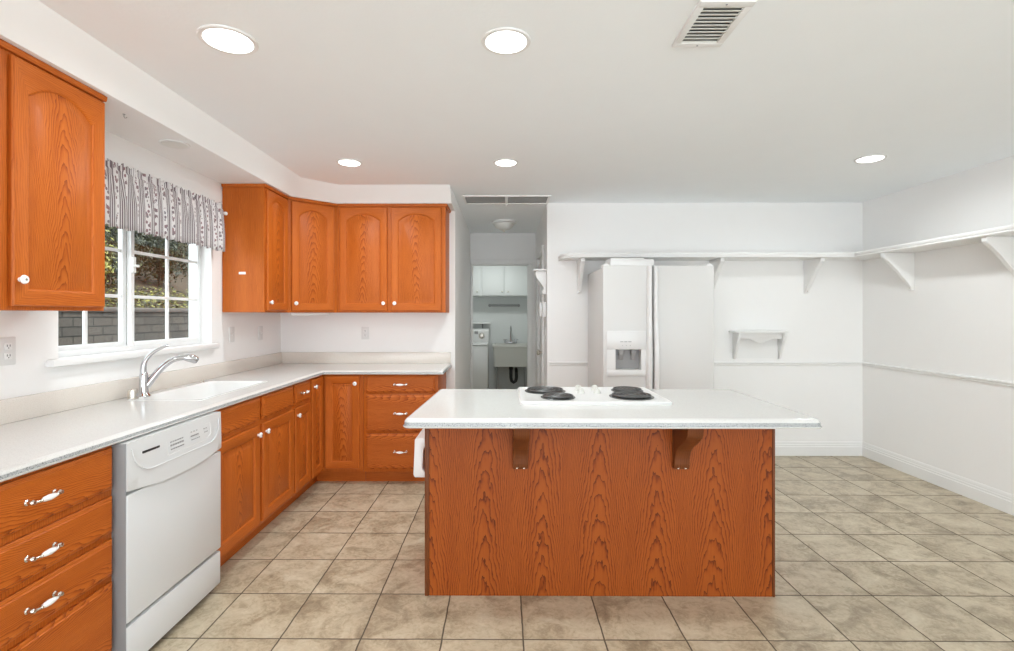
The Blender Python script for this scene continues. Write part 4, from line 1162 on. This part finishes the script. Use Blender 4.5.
ll = thing('added_laundry_light', 'added unseen ceiling light that brightens the laundry room', 'light', (-0.2, 7.7, CEIL))  # unseen lamp, added to brighten the laundry and hall
mb = MB(); mb.lathe([(0.15, -0.0005), (0.15, -0.02), (0.13, -0.03), (0, -0.03)]); mb.build('canopy', 'white_matte', ll)
mb = MB(); mb.lathe([(0.125, -0.031), (0.11, -0.06), (0.06, -0.085), (0, -0.09)]); mb.build('glass_shade', 'lens', ll, angle=60)
ld = bpy.data.lights.new('bulb', 'AREA'); ld.shape = 'DISK'; ld.size = 0.2; ld.energy = 7.0; ld.color = (0.95, 1.0, 0.98)
lo = bpy.data.objects.new('bulb', ld); COL.objects.link(lo); lo.parent = ll; lo.location = (0, 0, -0.10)

# ---------------------------------------------------------------- garden outside the window
mb = MB(); mb.box(-4.3, XL - 0.16, 1.0, 11.0, -0.25, -0.05); struct(mb.build('ground', 'soil'))
rw = thing('retaining_wall', 'grey block retaining wall seen through the window', 'wall', (-4.3, 6.5, 0))
mb = MB(grain='z'); mb.box(-0.3, 0, -4.5, 4.5, -0.1, 1.385); mb.build('block_courses', 'block', rw)
mb = MB(); mb.box(-0.32, 0.025, -4.5, 4.5, 1.385, 1.44, 0.015); mb.build('coping', 'cap', rw)
mb = MB(); random.seed(5)
gx = [-4.6 - 0.45 * k for k in range(12)]; gy = [1.5 + 0.5 * k for k in range(24)]
G = [[mb.bm.verts.new((x, y, 1.33 + 0.42 * max(0, -4.7 - x) + random.uniform(-0.05, 0.05))) for y in gy] for x in gx]
for i in range(len(gx) - 1):
    for j in range(len(gy) - 1): mb.face([G[i][j], G[i + 1][j], G[i + 1][j + 1], G[i][j + 1]])
struct(mb.build('terrain_slope', 'soil'))
def leaves(m, c, rad, n, size, seed, mi_n=1):
    rnd = random.Random(seed)
    for _ in range(n):
        while True:
            d = Vector((rnd.uniform(-1, 1), rnd.uniform(-1, 1), rnd.uniform(-1, 1)))
            if 0.15 < d.length <= 1: break
        d = d * (0.65 + 0.35 * rnd.random())
        p = Vector(c) + Vector((d.x * rad[0], d.y * rad[1], d.z * rad[2]))
        nrm = (d.normalized() + Vector((rnd.uniform(-.8, .8), rnd.uniform(-.8, .8), rnd.uniform(-.2, 1.0)))).normalized()
        t = nrm.orthogonal().normalized(); t.rotate(Matrix.Rotation(rnd.uniform(0, 6.28), 3, nrm)); b = nrm.cross(t)
        s = size * rnd.uniform(0.6, 1.25)
        q = [p - t * s, p + b * s * 0.42 - t * 0.1 * s + nrm * s * 0.12, p + t * s, p - b * s * 0.42 - t * 0.1 * s + nrm * s * 0.12]
        m.face([m.bm.verts.new(v) for v in q], rnd.randrange(mi_n))
def shrub(name, label, loc, rad, n, size, mats, seed, group):
    t = thing(name, label, 'shrub', loc, 0, group)
    m = MB()
    rnd = random.Random(seed)
    for k in range(7):
        a = rnd.uniform(0, 6.28); q = rad[0] * rnd.uniform(0.2, 0.7)
        m.tube([(0, 0, 0), (q * 0.3 * math.cos(a), q * 0.3 * math.sin(a), rad[2] * 0.6), (q * math.cos(a), q * math.sin(a), rad[2] * 1.4)], [0.02, 0.014, 0.006], 6)
    m.build('stems', 'bark', t)
    m = MB(); leaves(m, (0, 0, rad[2]), rad, n, size, seed, len(mats))
    m.build('foliage', mats, t, recalc=False, angle=180)
    return t
SG = 'shrubs on the bank outside the window'
shrub('flowering_shrub', 'bright yellow-green shrub on the bank behind the left window pane', (-5.35, 6.15, 1.50), (0.55, 0.6, 0.62), 3600, 0.034, ['leaf_lime', 'leaf_mid', 'leaf_lime'], 1, SG)
shrub('dark_shrub', 'dark bushy shrub behind the middle of the right window sash', (-5.75, 7.25, 1.70), (0.6, 0.7, 0.75), 4200, 0.034, ['leaf_dark', 'leaf_mid', 'leaf_dark'], 2, SG)
shrub('dark_shrub', 'dark reddish shrub at the right edge of the window view', (-5.9, 8.6, 1.75), (0.65, 0.75, 0.85), 4200, 0.034, ['leaf_dark', 'leaf_dark', 'leaf_mid'], 3, SG)
shrub('dark_shrub', 'dark shrub at the left edge of the window view', (-5.6, 4.9, 1.65), (0.6, 0.6, 0.85), 3000, 0.038, ['leaf_dark', 'leaf_mid'], 4, SG)
m = MB(); rnd = random.Random(9)
for _ in range(9000):
    x = rnd.uniform(-5.4, -4.62); y = rnd.uniform(2.5, 10.5); z = 1.40 + 0.42 * max(0, -4.7 - x) + rnd.uniform(-0.03, 0.10)
    nrm = Vector((rnd.uniform(-.6, .9), rnd.uniform(-.7, .4), 1)).normalized(); t = nrm.orthogonal().normalized(); t.rotate(Matrix.Rotation(rnd.uniform(0, 6.28), 3, nrm)); b = nrm.cross(t); s = rnd.uniform(0.018, 0.036); p = Vector((x, y, z))
    m.face([m.bm.verts.new(v) for v in (p - t * s, p + b * s * .5, p + t * s, p - b * s * .5)], rnd.randrange(3))
o = m.build('ground_cover_leaves', ['leaf_mid', 'leaf_lime', 'leaf_dark'], None, recalc=False, angle=180)
tag(o, 'low yellow-green ground cover spilling along the top of the block wall', 'ground cover', None, 'stuff')
m = MB(); rnd = random.Random(12)
for _ in range(14000):
    x = rnd.uniform(-8.0, -6.6); y = rnd.uniform(3.0, 12.5); z = rnd.uniform(1.7, 5.2)
    nrm = Vector((1, rnd.uniform(-1, .5), rnd.uniform(-.3, 1))).normalized(); t = nrm.orthogonal().normalized(); t.rotate(Matrix.Rotation(rnd.uniform(0, 6.28), 3, nrm)); b = nrm.cross(t); s = rnd.uniform(0.04, 0.09); p = Vector((x, y, z))
    m.face([m.bm.verts.new(v) for v in (p - t * s, p + b * s * .5, p + t * s, p - b * s * .5)], rnd.randrange(2))
hd = thing('evergreen_hedge', 'tall dark evergreen hedge at the top of the bank outside the window', 'hedge', (0, 0, 0))
m.build('foliage', ['leaf_dark', 'leaf_dark'], hd, recalc=False, angle=180)['kind'] = 'stuff'
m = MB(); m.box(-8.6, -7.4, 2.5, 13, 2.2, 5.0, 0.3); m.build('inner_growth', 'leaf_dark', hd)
